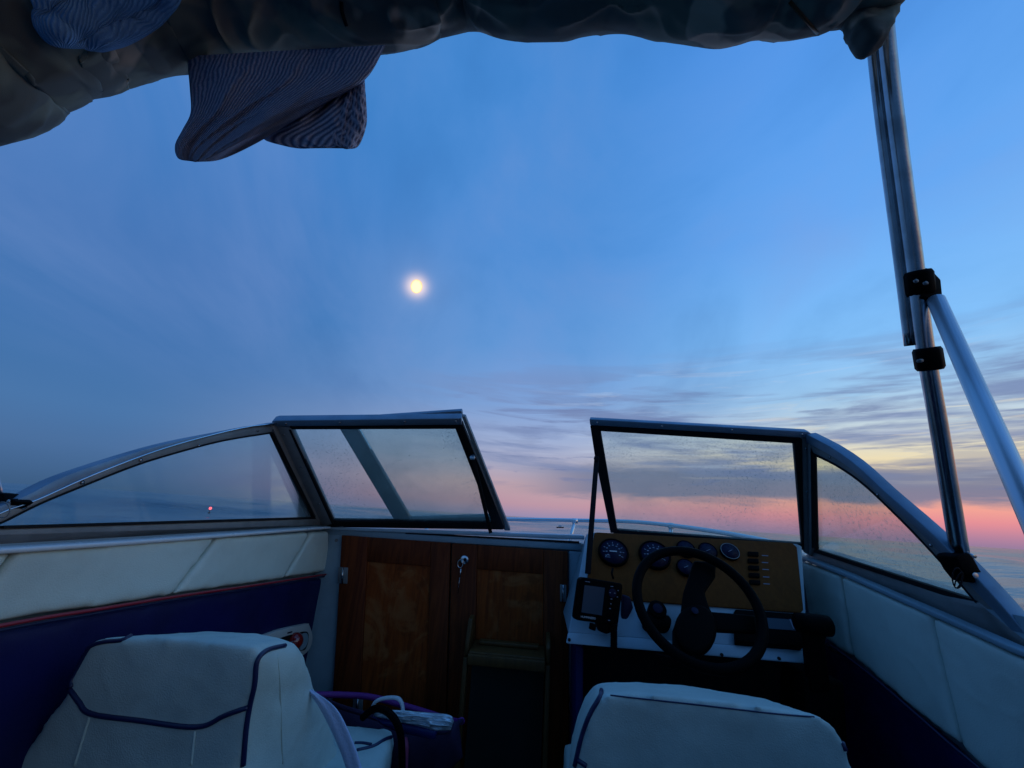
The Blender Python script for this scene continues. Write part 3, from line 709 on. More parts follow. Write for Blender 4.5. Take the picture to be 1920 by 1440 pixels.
# right side window
RO = [(1519, 812), (1569, 838), (1616, 871), (1668, 919), (1734, 976), (1786, 1024), (1852, 1090), (1920, 1166), (1990, 1250)]
RM = [(1519, 829), (1571, 856), (1619, 890), (1671, 938), (1730, 991), (1786, 1049), (1846, 1112), (1920, 1192), (1985, 1265)]
RI = [(1524, 848), (1573, 872), (1621, 905), (1673, 953), (1725, 1005), (1786, 1071), (1846, 1140), (1880, 1170), (1920, 1203), (1980, 1275)]
cband('top_cap', PRS, RO, RM, .032, M['alu'], back=.014); cband('side_rail', PRS, RM, RI, .02, M['aludark'], back=.006)
bar('side_pane', PRS, [(1524, 848), (1573, 872), (1621, 905), (1673, 953), (1725, 1005), (1786, 1071), (1836, 1128), (1700, 1086), (1531, 1032)], .004, M['glassR'], bevel=0)
bar('gasket', PRS, [(1521, 832), (1530, 852), (1534, 1030), (1524, 1026)], .010, M['rubber'], back=.007, bevel=0)
bar('gasket', PRS, [(1530, 1029), (1838, 1126), (1852, 1141), (1530, 1035)], .010, M['rubber'], back=.007, bevel=0)
cband('gasket', PRS, [(x, y - 1.5) for x, y in RI[:7]], [(x, y + 2.5) for x, y in RI[:7]], .008, M['rubber'], back=.0075, bevel=0)
bar('corner_post', PRS, [(1518, 812), (1524, 822), (1526, 1030), (1521, 1043)], .022, M['aludark'], back=.008)

def rivets(pl, px, off):
    for x, y in px:
        p, n = pp(pl, [(x, y)]); disc('rivet', p[0] - n * off, -n, .0035, .0016, M['steel'], ws, 10, 0)
rivets(PFL, [(540, 790), (640, 788), (760, 786), (855, 785)], .0142); rivets(PFR, [(1120, 790), (1240, 797), (1370, 804), (1500, 812)], .0142)
rivets(PFL, [(536, 812), (566, 872), (600, 940)], .0102); rivets(PFR, [(1510, 840), (1512, 920), (1515, 1000)], .0062)
rivets(PLS, [(40, 951), (150, 905), (260, 863), (370, 836), (480, 808)], .0042); rivets(PRS, [(1560, 857), (1650, 927), (1750, 1022)], .0062)
# ================================================================ bow rail
br = thing('bow_rail', at(1078, 976, 2.7), 'stainless steel bow rail curving round the foredeck beyond the windshield', 'bow rail')
P = [at(670, 992, 1.95), at(700, 986, 2.1), at(770, 979, 2.4), at(850, 974.5, 2.62), at(950, 973.5, 2.72), at(1078, 975.5, 2.75), at(1180, 978, 2.68), at(1258, 985, 2.5), at(1350, 998, 2.25), at(1430, 1013, 2.0), at(1480, 1026, 1.85)]
tube('rail_tube', P, .0115, M['chrome'], br, 12, smoothk=8)
def stan(x, y, F, dx, R=.011):
    p = at(x, y, F); q = at(x + dx, y + 30, F); q = p + (q - p).normalized() * .24
    s = tube('stanchion', [p, q], R, M['chrome'], br, 10); tube('tee_fitting', [at(x - 5, y - .3, F), at(x + 5, y + .3, F)], .0155, M['chrome'], s, 12)
stan(1078, 976.5, 2.75, -8); stan(1258, 985.5, 2.5, -1); stan(800, 977, 2.5, 0)

# ================================================================ helm console
hc = thing('helm_console', at(1300, 1220, 1.25), 'white fibreglass helm console with brown instrument panel and gauges', 'helm console')
PC = plane3(at(1110, 1000, 1.44), at(1062, 1200, 1.24), at(1515, 1240, 1.24))
NC = PC[1] if PC[1].dot(EYE - PC[0]) > 0 else -PC[1]            # towards the helmsman
def pc(px, off=0.0): return [onpl(x, y, PC) + NC * off for x, y in px]
def cpr(name, px, t, m, par=hc, bevel=.002, off=0.0): return prism(name, pc(px, off), NC * t, m, par, bevel)
body = pc([(1106, 997), (1494, 1019), (1504, 1024), (1516, 1222), (1065, 1186), (1100, 1003)])
prism('console_face', body, -NC * .012, M['gel'], hc, .004)
# console shell going forward to the bulkhead
cs = pc([(1106, 998), (1503, 1022), (1515, 1221), (1066, 1187)], -.013)
bm = bmesh.new(); v = [bm.verts.new(p) for p in cs]; far = [W(BF(p)[0], FB - .002, BF(p)[2]) for p in cs]; w = [bm.verts.new(p) for p in far]
bm.faces.new(v); bm.faces.new(w[::-1])
for i in range(4): bm.faces.new((v[i], v[(i + 1) % 4], w[(i + 1) % 4], w[i]))
link('console_shell', from_bm(bm), M['gelin'], hc, False, .004)
cpr('front_lip', [(1065, 1187), (1516, 1222), (1517, 1246), (1061, 1207)], .006, M['gel'], bevel=.003)
for x, y in ((1067, 1202), (1152, 1208), (1352, 1230), (1459, 1237), (1483, 1154)):
    q = onpl(x, y, PC) + NC * (.0062 if y > 1180 else .0005); disc('screw', q, NC, .0042, .0018, M['rubber'], hc, 12, 0)
ip = cpr('instrument_panel', [(1114, 1001), (1120, 1000), (1484, 1020), (1493, 1028), (1505, 1145), (1500, 1151), (1100, 1122), (1096, 1116)], .006, M['dashw'], bevel=.002, off=.0005)
def gauge(x, y, rpx, small=False, chrome=False):
    c = onpl(x, y, PC) + NC * .0068; r = rpx / FPX * (c - EYE).dot(fw)
    o = disc('gauge', c, NC, r, .010, M['plastic'], hc, 36, .0015)
    u = (z_ - NC * z_.dot(NC)).normalized(); s = u.cross(NC).normalized()
    def PT(a, k): return c + NC * .0105 + (s * cos(a) + u * sin(a)) * r * k
    disc('dial', c + NC * .0102, NC, r * .86, .0006, M['dial'], o, 32, 0)
    tube('bezel', [c + NC * .010 + (s * cos(t) + u * sin(t)) * r * .93 for t in [2 * pi * k / 36 for k in range(36)]], r * (.045 if chrome else .06), M['aludark'] if chrome else M['plastic'], o, 8, True)
    bm = bmesh.new(); n = 5 if small else 9
    for k in range(n):
        a = radians(215 - 250 * k / (n - 1)); p = PT(a, .64); d = (s * cos(a) + u * sin(a))
        add_box(bm, p + NC * .0006, d * r * .06, NC.cross(d) * r * .022, NC * .0003)
        if not small:
            add_box(bm, PT(a, .46) + NC * .0006, s * r * .055, u * r * .035, NC * .0003)
    if not small:
        for j in (-.30, -.44): add_box(bm, c + NC * .0111 - s * r * .42 + u * r * j, s * r * .16, u * r * .018, NC * .0003)
    link('dial_marks', from_bm(bm), M['mark'] if not small else M['dial'], o, False)
    if not small: obox('needle', c + NC * .0118 - s * r * .02, s * r * .24, u * r * .035, NC * .0004, M['silvermark'], o, 0)
    else: obox('needle', c + NC * .0118, (s * .8 + u * .4) * r * .3, u * r * .03, NC * .0004, M['mark'], o, 0)
gauge(1149, 1040, 28); gauge(1226, 1045, 29)
gauge(1284, 1034, 17, True); gauge(1325, 1038, 17, True); gauge(1366, 1039, 17, True, True); gauge(1284, 1069, 17, True)
for i, (x, y) in enumerate(((1410, 1043), (1410, 1056), (1411, 1069), (1412, 1083), (1413, 1096))):
    p = pc([(x - 10, y - 5), (x + 10, y - 4), (x + 10.5, y + 4), (x - 9.5, y + 3)], .0067)
    sw = prism('switch', p, NC * .006, M['plastic'], hc, .0015)
    cpr('switch_legend', [(x + 17, y), (x + 29, y + .8), (x + 29, y + 2.3), (x + 17, y + 1.6)], .0004, M['mark'], hc, 0, .0067)
# key switch and small black unit
ks = cpr('ignition_unit', [(1206, 1158), (1250, 1162), (1256, 1170), (1254, 1184), (1246, 1190), (1210, 1186), (1202, 1178)], .03, M['plastic'], hc, .006)
c = onpl(1229, 1153, PC) + NC * .0005; dd = disc('cap', c, NC, .024, .034, M['plastic'], ks, 24, .003); disc('cap_insert', c + NC * .0345, NC, .013, .002, M['dial'], dd, 18)
# stereo slot and control box to the right
rb = cpr('radio', [(1374, 1149), (1500, 1158), (1501, 1221), (1376, 1211)], .022, M['plastic'], hc, .004)
cpr('radio_window', [(1433, 1166), (1486, 1170), (1488, 1190), (1434, 1186)], .0006, M['screen'], rb, 0, .0225)
cpr('painted_glint', [(1474, 1169), (1476, 1169), (1484, 1187), (1481, 1187)], .0006, M['mark'], rb, 0, .0234)  # pale slanted sliver standing in for a reflection on the radio window
# underside and kick panel
bbox('kick_panel', BF(at(1072, 1230, 1.5))[0], RR - .04, 1.50, 1.53, FLOOR, BF(at(1290, 1215, 1.4))[2], M['rubber'], hc, 0)
bbox('side_panel', BF(at(1072, 1230, 1.45))[0], BF(at(1072, 1230, 1.45))[0] + .02, 1.30, 1.50, FLOOR, BF(at(1072, 1208, 1.28))[2] - .01, M['navy'], hc, .003)
# throttle
tl = thing('throttle_lever', at(1540, 1200, 1.2), 'black throttle control lever beside the right wall under the dash', 'throttle')
a0, a1 = at(1494, 1167, 1.18), at(1554, 1174, 1.18)
tube('grip', [a0, a0.lerp(a1, .25), a0.lerp(a1, .8), a1, a1 + (a1 - a0) * .10], [.021, .023, .024, .023, .012], M['plastic'], tl, 20)
prism('lever_arm', [at(1509, 1176, 1.19), at(1556, 1182, 1.19), at(1549, 1205, 1.19), at(1560, 1300, 1.19), at(1524, 1300, 1.19), at(1515, 1208, 1.19)], f_ * .03, M['plastic'], tl, .006)
prism('control_box', [at(1512, 1270, 1.2), at(1585, 1278, 1.2), at(1595, 1440, 1.2), at(1512, 1440, 1.2)], f_ * .12, M['plastic'], tl, .01)
# ================================================================ steering wheel
sw = thing('steering_wheel', at(1300, 1150, 1.15), 'black three spoke steering wheel in front of the dash gauges', 'steering wheel')
wc = at(1307, 1131, 1.14); NW = (-f_ * cos(radians(38)) + z_ * sin(radians(38))).normalized()
ux = r_.copy(); uy = NW.cross(ux).normalized(); uy = uy if uy.z > 0 else -uy
RWH = .143
rim = tube('rim', [wc + (ux * cos(t) + uy * sin(t)) * RWH for t in [2 * pi * k / 64 for k in range(64)]], .0120, M['plastic'], sw, 14, True)
hubc = wc - NW * .03 - uy * .015
def onw(x, y, d=0.0): return onpl(x, y, (hubc - NW * d, NW))
def wpoly(name, px, t, d=0.0, bev=.006): return prism(name, [onw(x, y, d) for x, y in px], -NW * t, M['plastic'], sw, bev)
wpoly('spoke', [(1301, 1050), (1344, 1052), (1342, 1080), (1322, 1110), (1330, 1135), (1345, 1165), (1275, 1165), (1282, 1110)], .016, -.012)
wpoly('spoke', [(1330, 1145), (1418, 1152), (1420, 1186), (1335, 1182)], .016, -.010)
wpoly('spoke', [(1268, 1165), (1300, 1230), (1268, 1252), (1245, 1248), (1228, 1222), (1256, 1228), (1262, 1214), (1262, 1180)], .016, -.008)
hubp = [(1306 + 40 * cos(t), 1178 + 48 * sin(t)) for t in [2 * pi * k / 28 for k in range(28)]]
hb = wpoly('hub', hubp, .03, -.018, .01)
disc('hub_emblem', onw(1303, 1145, -.022), NW, .008, .0015, M['dial'], hb, 16)
tube('column', [hubc - NW * .01, hubc - NW * .15], .03, M['plastic'], sw, 18)

# ================================================================ fish finder
ff = thing('fish_finder', at(1125, 1175, 1.22), 'black fish finder with grey screen mounted at the left of the dash', 'fish finder')
PF = plane3(at(1093, 1082, 1.22), at(1079, 1162, 1.205), at(1167, 1094, 1.24)); NF = PF[1] if PF[1].dot(EYE - PF[0]) > 0 else -PF[1]
def fpr(name, px, t, m, par=ff, bev=.001, off=0.0): return prism(name, [onpl(x, y, PF) + NF * off for x, y in px], NF * t, m, par, bev)
cse = fpr('case', [(1094, 1082), (1166, 1094), (1168, 1100), (1160, 1168), (1155, 1173), (1082, 1163), (1079, 1158), (1089, 1086)], -.04, M['plastic'], bev=.005)
fpr('screen', [(1096, 1097), (1134, 1102), (1128, 1154), (1090, 1148)], .0008, M['screen'], cse, 0, .0005)
c = onpl(1148, 1112, PF) + NF * .0005; pad = disc('button_pad', c, NF, .011, .003, M['dial'], cse, 20)
for x, y, w in ((1147, 1099.5, 2.4), (1143, 1111, 1.2), (1151.5, 1112, 1.2), (1147, 1116.5, 1.4), (1146, 1123, 1.6), (1145, 1132, 1.3), (1143.5, 1141, 1.6), (1141.5, 1163, 2), (1158, 1107, 1.2), (1156.5, 1119, 1.2)):
    fpr('button', [(x - w, y - 1), (x + w, y - .7), (x + w, y + 1), (x - w, y + .7)], .0012, M['mark'], cse, 0, .0008 if w > 1.25 else .0038)
def text(name, s, o, ux_, uy_, h, m, par, w=None):
    cu = bpy.data.curves.new(name, 'FONT'); cu.body = s; cu.size = 1; cu.extrude = .01; cu.resolution_u = 2
    t = bpy.data.objects.new(name, cu); COL.objects.link(t); dg = bpy.context.evaluated_depsgraph_get()
    me = bpy.data.meshes.new_from_object(t.evaluated_get(dg)); bpy.data.objects.remove(t)
    xs = [v.co.x for v in me.vertices]; W0 = max(xs) - min(xs); kx = (w / W0) if w else h; n = ux_.cross(uy_)
    for v in me.vertices: v.co = o + ux_ * (v.co.x - min(xs)) * kx + uy_ * v.co.y * h + n * v.co.z * .01
    return link(name, me, m, par, False)
o0, o1 = onpl(1089, 1158, PF) + NF * .0008, onpl(1117, 1162, PF) + NF * .0008
ux_ = (o1 - o0).normalized(); text('brand_lettering', 'HUMMINBIRD', o0, ux_, NF.cross(ux_), .0075, M['silvermark'], cse, (o1 - o0).length)
a0, a1 = onpl(1097, 1090, PF) + NF * .0008, onpl(1106, 1091.3, PF) + NF * .0008
obox('printed_strip', (a0 + a1) / 2, (a1 - a0) / 2, NF.cross(ux_) * .0008, NF * .0002, M['mark'], cse, 0)
fpr('mount_bracket', [(1118, 1160), (1162, 1166), (1160, 1182), (1140, 1190), (1128, 1186)], -.03, M['plastic'], bev=.005, off=-.006)
tube('mount_knob', [at(1112, 1170, 1.2), at(1110, 1180, 1.2)], .009, M['plastic'], ff, 14)
P = [at(1151 + 4.5 * cos(t), 1172 + 44 * t / (2 * pi * 11), 1.22 - .004 * sin(t)) for t in [2 * pi * 11 * k / 170 for k in range(171)]]
cord = thing('coiled_cord', P[-1], 'black coiled cord hanging under the fish finder over the dash lip', 'cord'); tube('cord_coil', P, .0032, M['plastic'], cord, 6)
mc = thing('radio_microphone', at(1168, 1130, 1.27), 'dark blue handset tucked between fish finder and steering wheel', 'handset')
prism('handset_body', [at(1168, 1116, 1.28), at(1182, 1120, 1.28), at(1188, 1140, 1.28), at(1172, 1170, 1.28), at(1164, 1168, 1.28)], f_ * .02, M['dial'], mc, .004)
tube('handset_hook', [at(1150, 1085, 1.28), at(1147, 1075, 1.29), at(1149, 1066, 1.30)], .003, M['plastic'], mc, 8)

# ================================================================ wall fitting
wf = thing('wall_lamp', at(545, 1205, 1.2), 'white rounded wall fitting with glossy red glinting lens beside the left seat', 'wall lamp')
Rf = RL + .05
def rf(px, R=Rf): return [onR(x, y, R) for x, y in px]
po = cat2([(497, 1192), (530, 1180), (575, 1170), (580, 1172), (586, 1192), (583, 1212), (572, 1226), (560, 1230), (520, 1226), (497, 1212), (496, 1193)], 4)[:-1]
prism('housing', rf(po), -r_ * .035, M['cream'], wf, .006)
pi_ = cat2([(517, 1199), (545, 1190), (574, 1184), (578, 1198), (574, 1214), (566, 1220), (540, 1218), (518, 1202)], 4)[:-1]
prism('recess', rf(pi_, Rf + .0005), r_ * .0012, M['rubber'], wf, 0)
pw = cat2([(562, 1190), (574, 1187), (577, 1199), (572, 1213), (562, 1219), (564, 1204), (562, 1192)], 4)[:-1]
prism('reflector', rf(pw, Rf + .002), r_ * .002, M['gelin'], wf, 0)
bm = bmesh.new(); bmesh.ops.create_uvsphere(bm, u_segments=24, v_segments=14, radius=.026)
me = from_bm(bm); 
for v_ in me.vertices: v_.co = onR(552, 1203, Rf + .006) + v_.co
link('lens', me, M['redglass'], wf)
bm = bmesh.new(); bmesh.ops.create_uvsphere(bm, u_segments=16, v_segments=10, radius=.007); me = from_bm(bm)
for v_ in me.vertices: v_.co = onR(545, 1208, Rf + .03) + v_.co
link('bulb_cap', me, M['chrome'], wf)
a0, a1 = onR(539, 1187, Rf + .0008), onR(548, 1184.5, Rf + .0008)
obox('printed_mark', (a0 + a1) / 2, (a1 - a0) / 2, z_ * .002, r_ * .0003, M['dial'], wf, 0)

# ================================================================ seats
def pan(F, lean): return (EYE + f_ * F - z_ * .3, (f_ * cos(lean) - z_ * sin(lean) * -1).normalized())
PSL = (W(0, .70, -.22), (f_ + z_ * .10).normalized()); PSR = (W(0, .80, -.30), (f_ + z_ * .10).normalized())
def onp(pl, px): return [onpl(x, y, pl) for x, y in px]
def backpts(P, mid, t0, kf, kr, drop, sq=.93, sd=1.6):
    top = max(p.z for p in P); out = []
    for p in P:
        R_, F_, Z_ = BF(p); dz = min(top - p.z, .26); side = (R_ - mid)
        R2 = mid + side * sq + kr * dz * (1 if side > 0 else -.3)
        out.append(W(R2, F_ + t0 + kf * dz, Z_ - drop * (1 + sd * min(1, abs(side) / .22) ** 2)))
    return out
# left
ls = thing('boat_seat', W(-.45, .95, FLOOR), 'left helm seat, white vinyl with navy piping, nearest the left wall', 'boat seat', 'pair of white boat seats')
face = [(-110, 1640), (20, 1440), (126, 1292), (131, 1258), (146, 1225), (164, 1205), (190, 1196), (300, 1196), (400, 1201), (470, 1210), (486, 1228), (482, 1270), (467, 1325), (452, 1440), (430, 1640)]
fp = onp(PSL, face); bl = soft('backrest', fp, None, M['vinyl_s'], ls, .007, 10, .0016, 8, backpts(fp, -.55, .13, .75, .12, .020))
BL = bvh(bl)
surf_tube('piping', BL, [(131, 1290), (150, 1316), (172, 1338), (260, 1350), (370, 1363), (420, 1342), (467, 1325)], .0040, M['navypipe'], ls, .0008)
surf_tube('piping', BL, [(455, 1438), (460, 1380), (468, 1325), (478, 1280), (482, 1240), (500, 1220), (535, 1211)], .0042, M['navypipe'], ls, .0008)
surf_tube('piping', BL, [(134, 1290), (137, 1264), (150, 1234), (169, 1213), (194, 1204), (228, 1201), (243, 1194), (250, 1188)], .0036, M['navypipe'], ls, .0008)
surf_tube('seam', BL, [(169, 1342), (155, 1385), (139, 1438)], .0022, M['vinyl'], ls)
surf_tube('seam', BL, [(366, 1368), (358, 1438)], .0018, M['vinyl'], ls)
surf_tube('seam', BL, [(520, 1224), (526, 1300), (530, 1438)], .0014, M['vinyl_s'], ls)
cu = soft('seat_cushion', [W(-.68, .90, -.66), W(-.32, .90, -.66), W(-.295, 1.0, -.66), W(-.32, 1.14, -.66), W(-.68, 1.14, -.66)], z_ * .17, M['vinyl_s'], ls, .012, 9, .003, 8)
BC = bvh(cu)
surf_tube('cushion_piping', BC, [(668, 1408), (700, 1400), (720, 1388), (734, 1382)], .004, M['navypipe'], ls, .0008); surf_tube('cushion_piping', BC, [(664, 1394), (680, 1394), (697, 1397)], .0035, M['navypipe'], ls, .0008)
bbox('seat_base', -.62, -.40, .88, 1.10, FLOOR + .002, -.645, M['gelin'], ls, .02)
# right
rs = thing('boat_seat', W(.3, 1.0, FLOOR), 'right helm seat behind the steering wheel, white vinyl with navy piping', 'boat seat', 'pair of white boat seats')
face = [(1060, 1640), (1074, 1440), (1086, 1385), (1102, 1338), (1124, 1304), (1170, 1300), (1250, 1305), (1340, 1314), (1450, 1328), (1535, 1342), (1565, 1360), (1585, 1392), (1604, 1440), (1640, 1640)]
fp = onp(PSR, face); b2 = soft('backrest', fp, None, M['vinyl_s'], rs, .007, 10, .0016, 8, backpts(fp, .28, .15, .2, .0, .030, .95, .15))
B2 = bvh(b2)
surf_tube('piping', B2, [(1078, 1438), (1090, 1385), (1106, 1340), (1126, 1306), (1128, 1295)], .0042, M['navypipe'], rs, .0008)
surf_tube('piping', B2, [(1082, 1424), (1100, 1436)], .0040, M['navypipe'], rs, .0008)
surf_tube('piping', B2, [(1545, 1332), (1542, 1346), (1562, 1362), (1580, 1395), (1598, 1438)], .0042, M['navypipe'], rs, .0008)
surf_tube('seam', B2, [(1140, 1304), (1250, 1315), (1340, 1325), (1450, 1338), (1530, 1345)], .0013, M['navypipe'], rs, .0008)
soft('seat_cushion', [W(.08, 1.0, -.66), W(.52, 1.0, -.66), W(.52, 1.3, -.66), W(.08, 1.3, -.66)], z_ * .12, M['vinyl_s'], rs, .014, 8, .003, 8)
bbox('seat_base', .12, .48, .98, 1.28, FLOOR + .002, -.665, M['gelin'], rs, .02)

# ================================================================ things on and by the left seat
wtw = lens('pale_towel', [(572, 1290), (600, 1330), (630, 1390), (650, 1445), (670, 1520)], [(586, 1293), (632, 1330), (664, 1395), (680, 1445), (700, 1520)], lambda x, y: .89, .006, M['towelwhite'], None, lambda s, t: .002 * sin(s * 6 + 3 * t))
tag(wtw, 'pale blue towel hanging over the right edge of the left seat', 'towel')
bag = thing('beach_bag', at(760, 1400, 1.25), 'dark purple tote bag with purple rim standing beside the left seat', 'bag')
P1 = [at(590, 1303, 1.34), at(640, 1303, 1.38), at(700, 1308, 1.40), at(780, 1330, 1.40), at(850, 1352, 1.38), at(866, 1352, 1.32)]
tube('rim_binding', P1, .0085, M['purple'], bag, 8, smoothk=8)
tube('rim_binding', [at(590, 1303, 1.34), at(630, 1322, 1.26), at(680, 1338, 1.2), at(760, 1362, 1.2), at(830, 1372, 1.22), at(866, 1352, 1.32)], .006, M['purpledark'], bag, 8, smoothk=8)
lens('bag_side', [(592, 1304), (640, 1322), (690, 1340), (760, 1362), (860, 1352)], [(600, 1440), (650, 1480), (700, 1490), (790, 1490), (868, 1420)], lambda x, y: 1.27, .04, M['purpledark'], bag, lambda s, t: .006 * sin(t * 22 + s * 4))
tube('black_handle', [at(680, 1345, 1.16), at(700, 1330, 1.14), at(722, 1332, 1.12), at(742, 1352, 1.1), at(752, 1385, 1.1), at(754, 1450, 1.1)], .008, M['plastic'], bag, 10, smoothk=8)
tube('pink_strap', [at(757, 1384, 1.16), at(760, 1400, 1.15), at(759, 1425, 1.15), at(757, 1470, 1.15)], .009, M['pink'], bag, 8, smoothk=4, flat=.4)
cb = thing('cooler_bag', at(780, 1370, 1.2), 'silver foil and blue plastic cooler bag with white loop handle inside the tote', 'cooler bag')
random.seed(3)
lens('foil_top', [(703, 1334), (740, 1331), (790, 1335), (842, 1340), (851, 1352)], [(700, 1343), (730, 1350), (785, 1362), (815, 1370), (845, 1369)], lambda x, y: 1.18, .016, M['foil'], cb, lambda s, t: .012 * noise.noise(V((s * 5, t * 9, 1))) + .009 * noise.noise(V((s * 12, t * 16, 4))) + .004 * sin(s * 22 + 5 * noise.noise(V((t * 4, s, 0)))), na=60, ns=40)
lens('blue_body', [(697, 1344), (730, 1348), (780, 1358), (812, 1364), (822, 1368)], [(720, 1362), (750, 1374), (780, 1380), (805, 1386), (816, 1386)], lambda x, y: 1.19, .012, M['bluebag'], cb)
tube('loop_handle', [at(695, 1333, 1.2), at(704, 1316, 1.2), at(722, 1309, 1.2), at(744, 1309, 1.2), at(753, 1318, 1.2), at(756, 1334, 1.2)], .0075, M['whitestrap'], cb, 8, smoothk=6, flat=.55, nrm=z_)
dk = lens('cloth_bundle', [(0, 1335), (40, 1305), (90, 1290), (125, 1288)], [(0, 1480), (20, 1470), (40, 1460), (60, 1440)], lambda x, y: .86, .05, M['darkcloth'], None, lambda s, t: .01 * sin(t * 15 + 4 * s))
tag(dk, 'dark navy cloth bundle in the shade between left seat and wall', 'cloth bundle')

# ================================================================ bimini
bi = thing('bimini_top', W(.75, .6, .9), 'camouflage canvas bimini top bunched along its front tube, on steel poles', 'bimini')
sil = cat2([(-130, 300), (-60, 290), (0, 272), (70, 257), (130, 213), (190, 185), (260, 163), (340, 141), (450, 118), (570, 105), (700, 104), (780, 92), (880, 60), (950, 76), (1050, 80), (1150, 64), (1260, 82), (1350, 90), (1415, 78), (1480, 78), (1570, 58), (1640, 46), (1690, 20)], 10)
sil = resample(sil, 330)
bm = bmesh.new(); rings = []; NP = 128; cents = []
for i, (x, y) in enumerate(sil):
    t = i / (len(sil) - 1)
    F = .46 + .16 * min(1, (x + 130) / 900)
    r = .135 - .035 * min(1, max(0, x / 800)) - (.035 * max(0, (x - 1560) / 130))
    B = at(x, y, F); d = (B - EYE).normalized()
    wl = min(1, max(0, (420 - x) / 420)); q_ = up - rt * (.30 * wl); n = (q_ - d * q_.dot(d)).normalized()
    cents.append((B + n * r, r, d, n))
# smooth centres
cc = [c[0] for c in cents]
def smooth3(q, k):
    for _ in range(k): q = [(q[max(i - 1, 0)] + q[i] * 2 + q[min(i + 1, len(q) - 1)]) / 4 for i in range(len(q))]
    return q
cc = smooth3(cc, 20)
def prj(p):
    q = p - EYE; zz = q.dot(fw); return 960 + FPX * q.dot(rt) / zz, 720 - FPX * q.dot(up) / zz, zz
for it_ in range(7):                              # settle the roll so that its underside hangs along the measured line
    env = {}; low = []
    for i in range(len(cc)):
        tg = (cc[min(i + 2, len(cc) - 1)] - cc[max(i - 2, 0)]).normalized(); a = (z_ - tg * z_.dot(tg)).normalized(); b = tg.cross(a)
        ps = [prj(cc[i] + (a * cos(2 * pi * k / 40) + b * sin(2 * pi * k / 40)) * cents[i][1]) for k in range(40)]
        for p in ps:
            bx = int(p[0] // 12); env[bx] = max(env.get(bx, -1e9), p[1])
        low.append(max(ps, key=lambda p: p[1]))
    cor = []
    for i, p in enumerate(low):
        bx = int(p[0] // 12); yy = min(sil, key=lambda q: abs(q[0] - (bx + .5) * 12))[1]
        cor.append(max(-60, min(60, yy - env.get(bx, p[1]))) * p[2] / FPX)
    for _ in range(10): cor = [(cor[max(i - 1, 0)] + cor[i] * 2 + cor[min(i + 1, len(cor) - 1)]) / 4 for i in range(len(cor))]
    cc = [c_ - up * k_ * .8 for c_, k_ in zip(cc, cor)]
L = 0; x_of = [p[0] for p in sil]
for i in range(len(cc)):
    if i: L += (cc[i] - cc[i - 1]).length
    tg = (cc[min(i + 1, len(cc) - 1)] - cc[max(i - 1, 0)]).normalized()
    a = z_ - tg * z_.dot(tg); a.normalize(); b = tg.cross(a); r = cents[i][1]; ring = []
    ek = min(1, (len(cc) - 1 - i) / 9 + .25) ** .6
    for k in range(NP):
        ph = 2 * pi * k / NP
        q = V((L * 3.2 + .6 * sin(ph), cos(ph) * 1.1, sin(ph) * 1.1))
        f1 = noise.fractal(q, 1.0, 2.0, 3)
        rg = 1 - abs(noise.noise(V((L * 7 + 1.3 * sin(ph + 1), cos(ph - L * 2) * .9, sin(ph - L * 2) * .9 + 5))))
        rg2 = 1 - abs(noise.noise(V((L * 13 - 2.0 * cos(ph), cos(ph) * 1.5 + 9, sin(ph) * 1.5))))
        k_ = 1 + .10 * f1 + .16 * (rg ** 3 - .55) + .13 * (rg2 ** 7 - .3) + .03 * noise.noise(V((L * 30, cos(ph) * 3, sin(ph) * 3)))
        lim = -(a * cos(ph) + b * sin(ph)).dot(cents[i][3])
        if x_of[i] < 420: k_ = 1 + (k_ - 1) * (.35 + .65 * max(0, x_of[i] / 420) ** 2)
        if lim > .55: k_ = 1 + (k_ - 1) * max(.12, 1 - (lim - .55) / .4)
        ring.append(bm.verts.new(cc[i] + (a * cos(ph) + b * sin(ph)) * r * k_ * ek))
    rings.append(ring)
for A, B in zip(rings, rings[1:]):
    for k in range(NP): bm.faces.new((A[k], A[(k + 1) % NP], B[(k + 1) % NP], B[k]))
bm.faces.new(rings[0]); bm.faces.new(rings[-1][::-1])
roll = link('canvas_roll', from_bm(bm), M['camo'], bi)
BR = bvh(roll)
# canopy running aft over the cockpit
bm = bmesh.new(); rows = []
for j in range(22):
    F = .32 - 2.3 * j / 21; rows.append([])
    for k in range(25):
        t = -1 + 2 * k / 24; R = -.08 + .82 * t
        zz = 1.16 - .16 * t * t - .03 * t ** 6 + .05 * sin(pi * j / 21) + .012 * noise.noise(V((R * 2, F * 2, 3)))
        rows[-1].append(bm.verts.new(W(R, F, zz)))
for a, b in zip(rows, rows[1:]):
    for k in range(24): bm.faces.new((a[k], a[k + 1], b[k + 1], b[k]))
cn = link('canopy', from_bm(bm), M['camo'], bi); s_ = cn.modifiers.new('s', 'SOLIDIFY'); s_.thickness = .004
# flaps and ties of the bundle
soft('canvas_flap', [at(x, y, .62) for x, y in ((1545, -10), (1566, 58), (1588, 92), (1603, 114), (1615, 118), (1638, 104), (1652, 60), (1664, 20), (1640, -30))], -f_ * .05, M['camo'], bi, .008, 8, .006, 12)
soft('canvas_flap', [at(x, y, .60) for x, y in ((1470, -20), (1500, 20), (1535, 55), (1560, 62), (1580, 40), (1560, -20))], -f_ * .03, M['camo'], bi, .008, 7, .006, 12)
surf_tube('cord', BR, [(640, 2), (641, 20), (646, 38), (650, 50)], .004, M['rubber'], bi)
surf_tube('cord', BR, [(1480, 2), (1500, 25), (1522, 50), (1532, 62)], .0035, M['step'], bi)
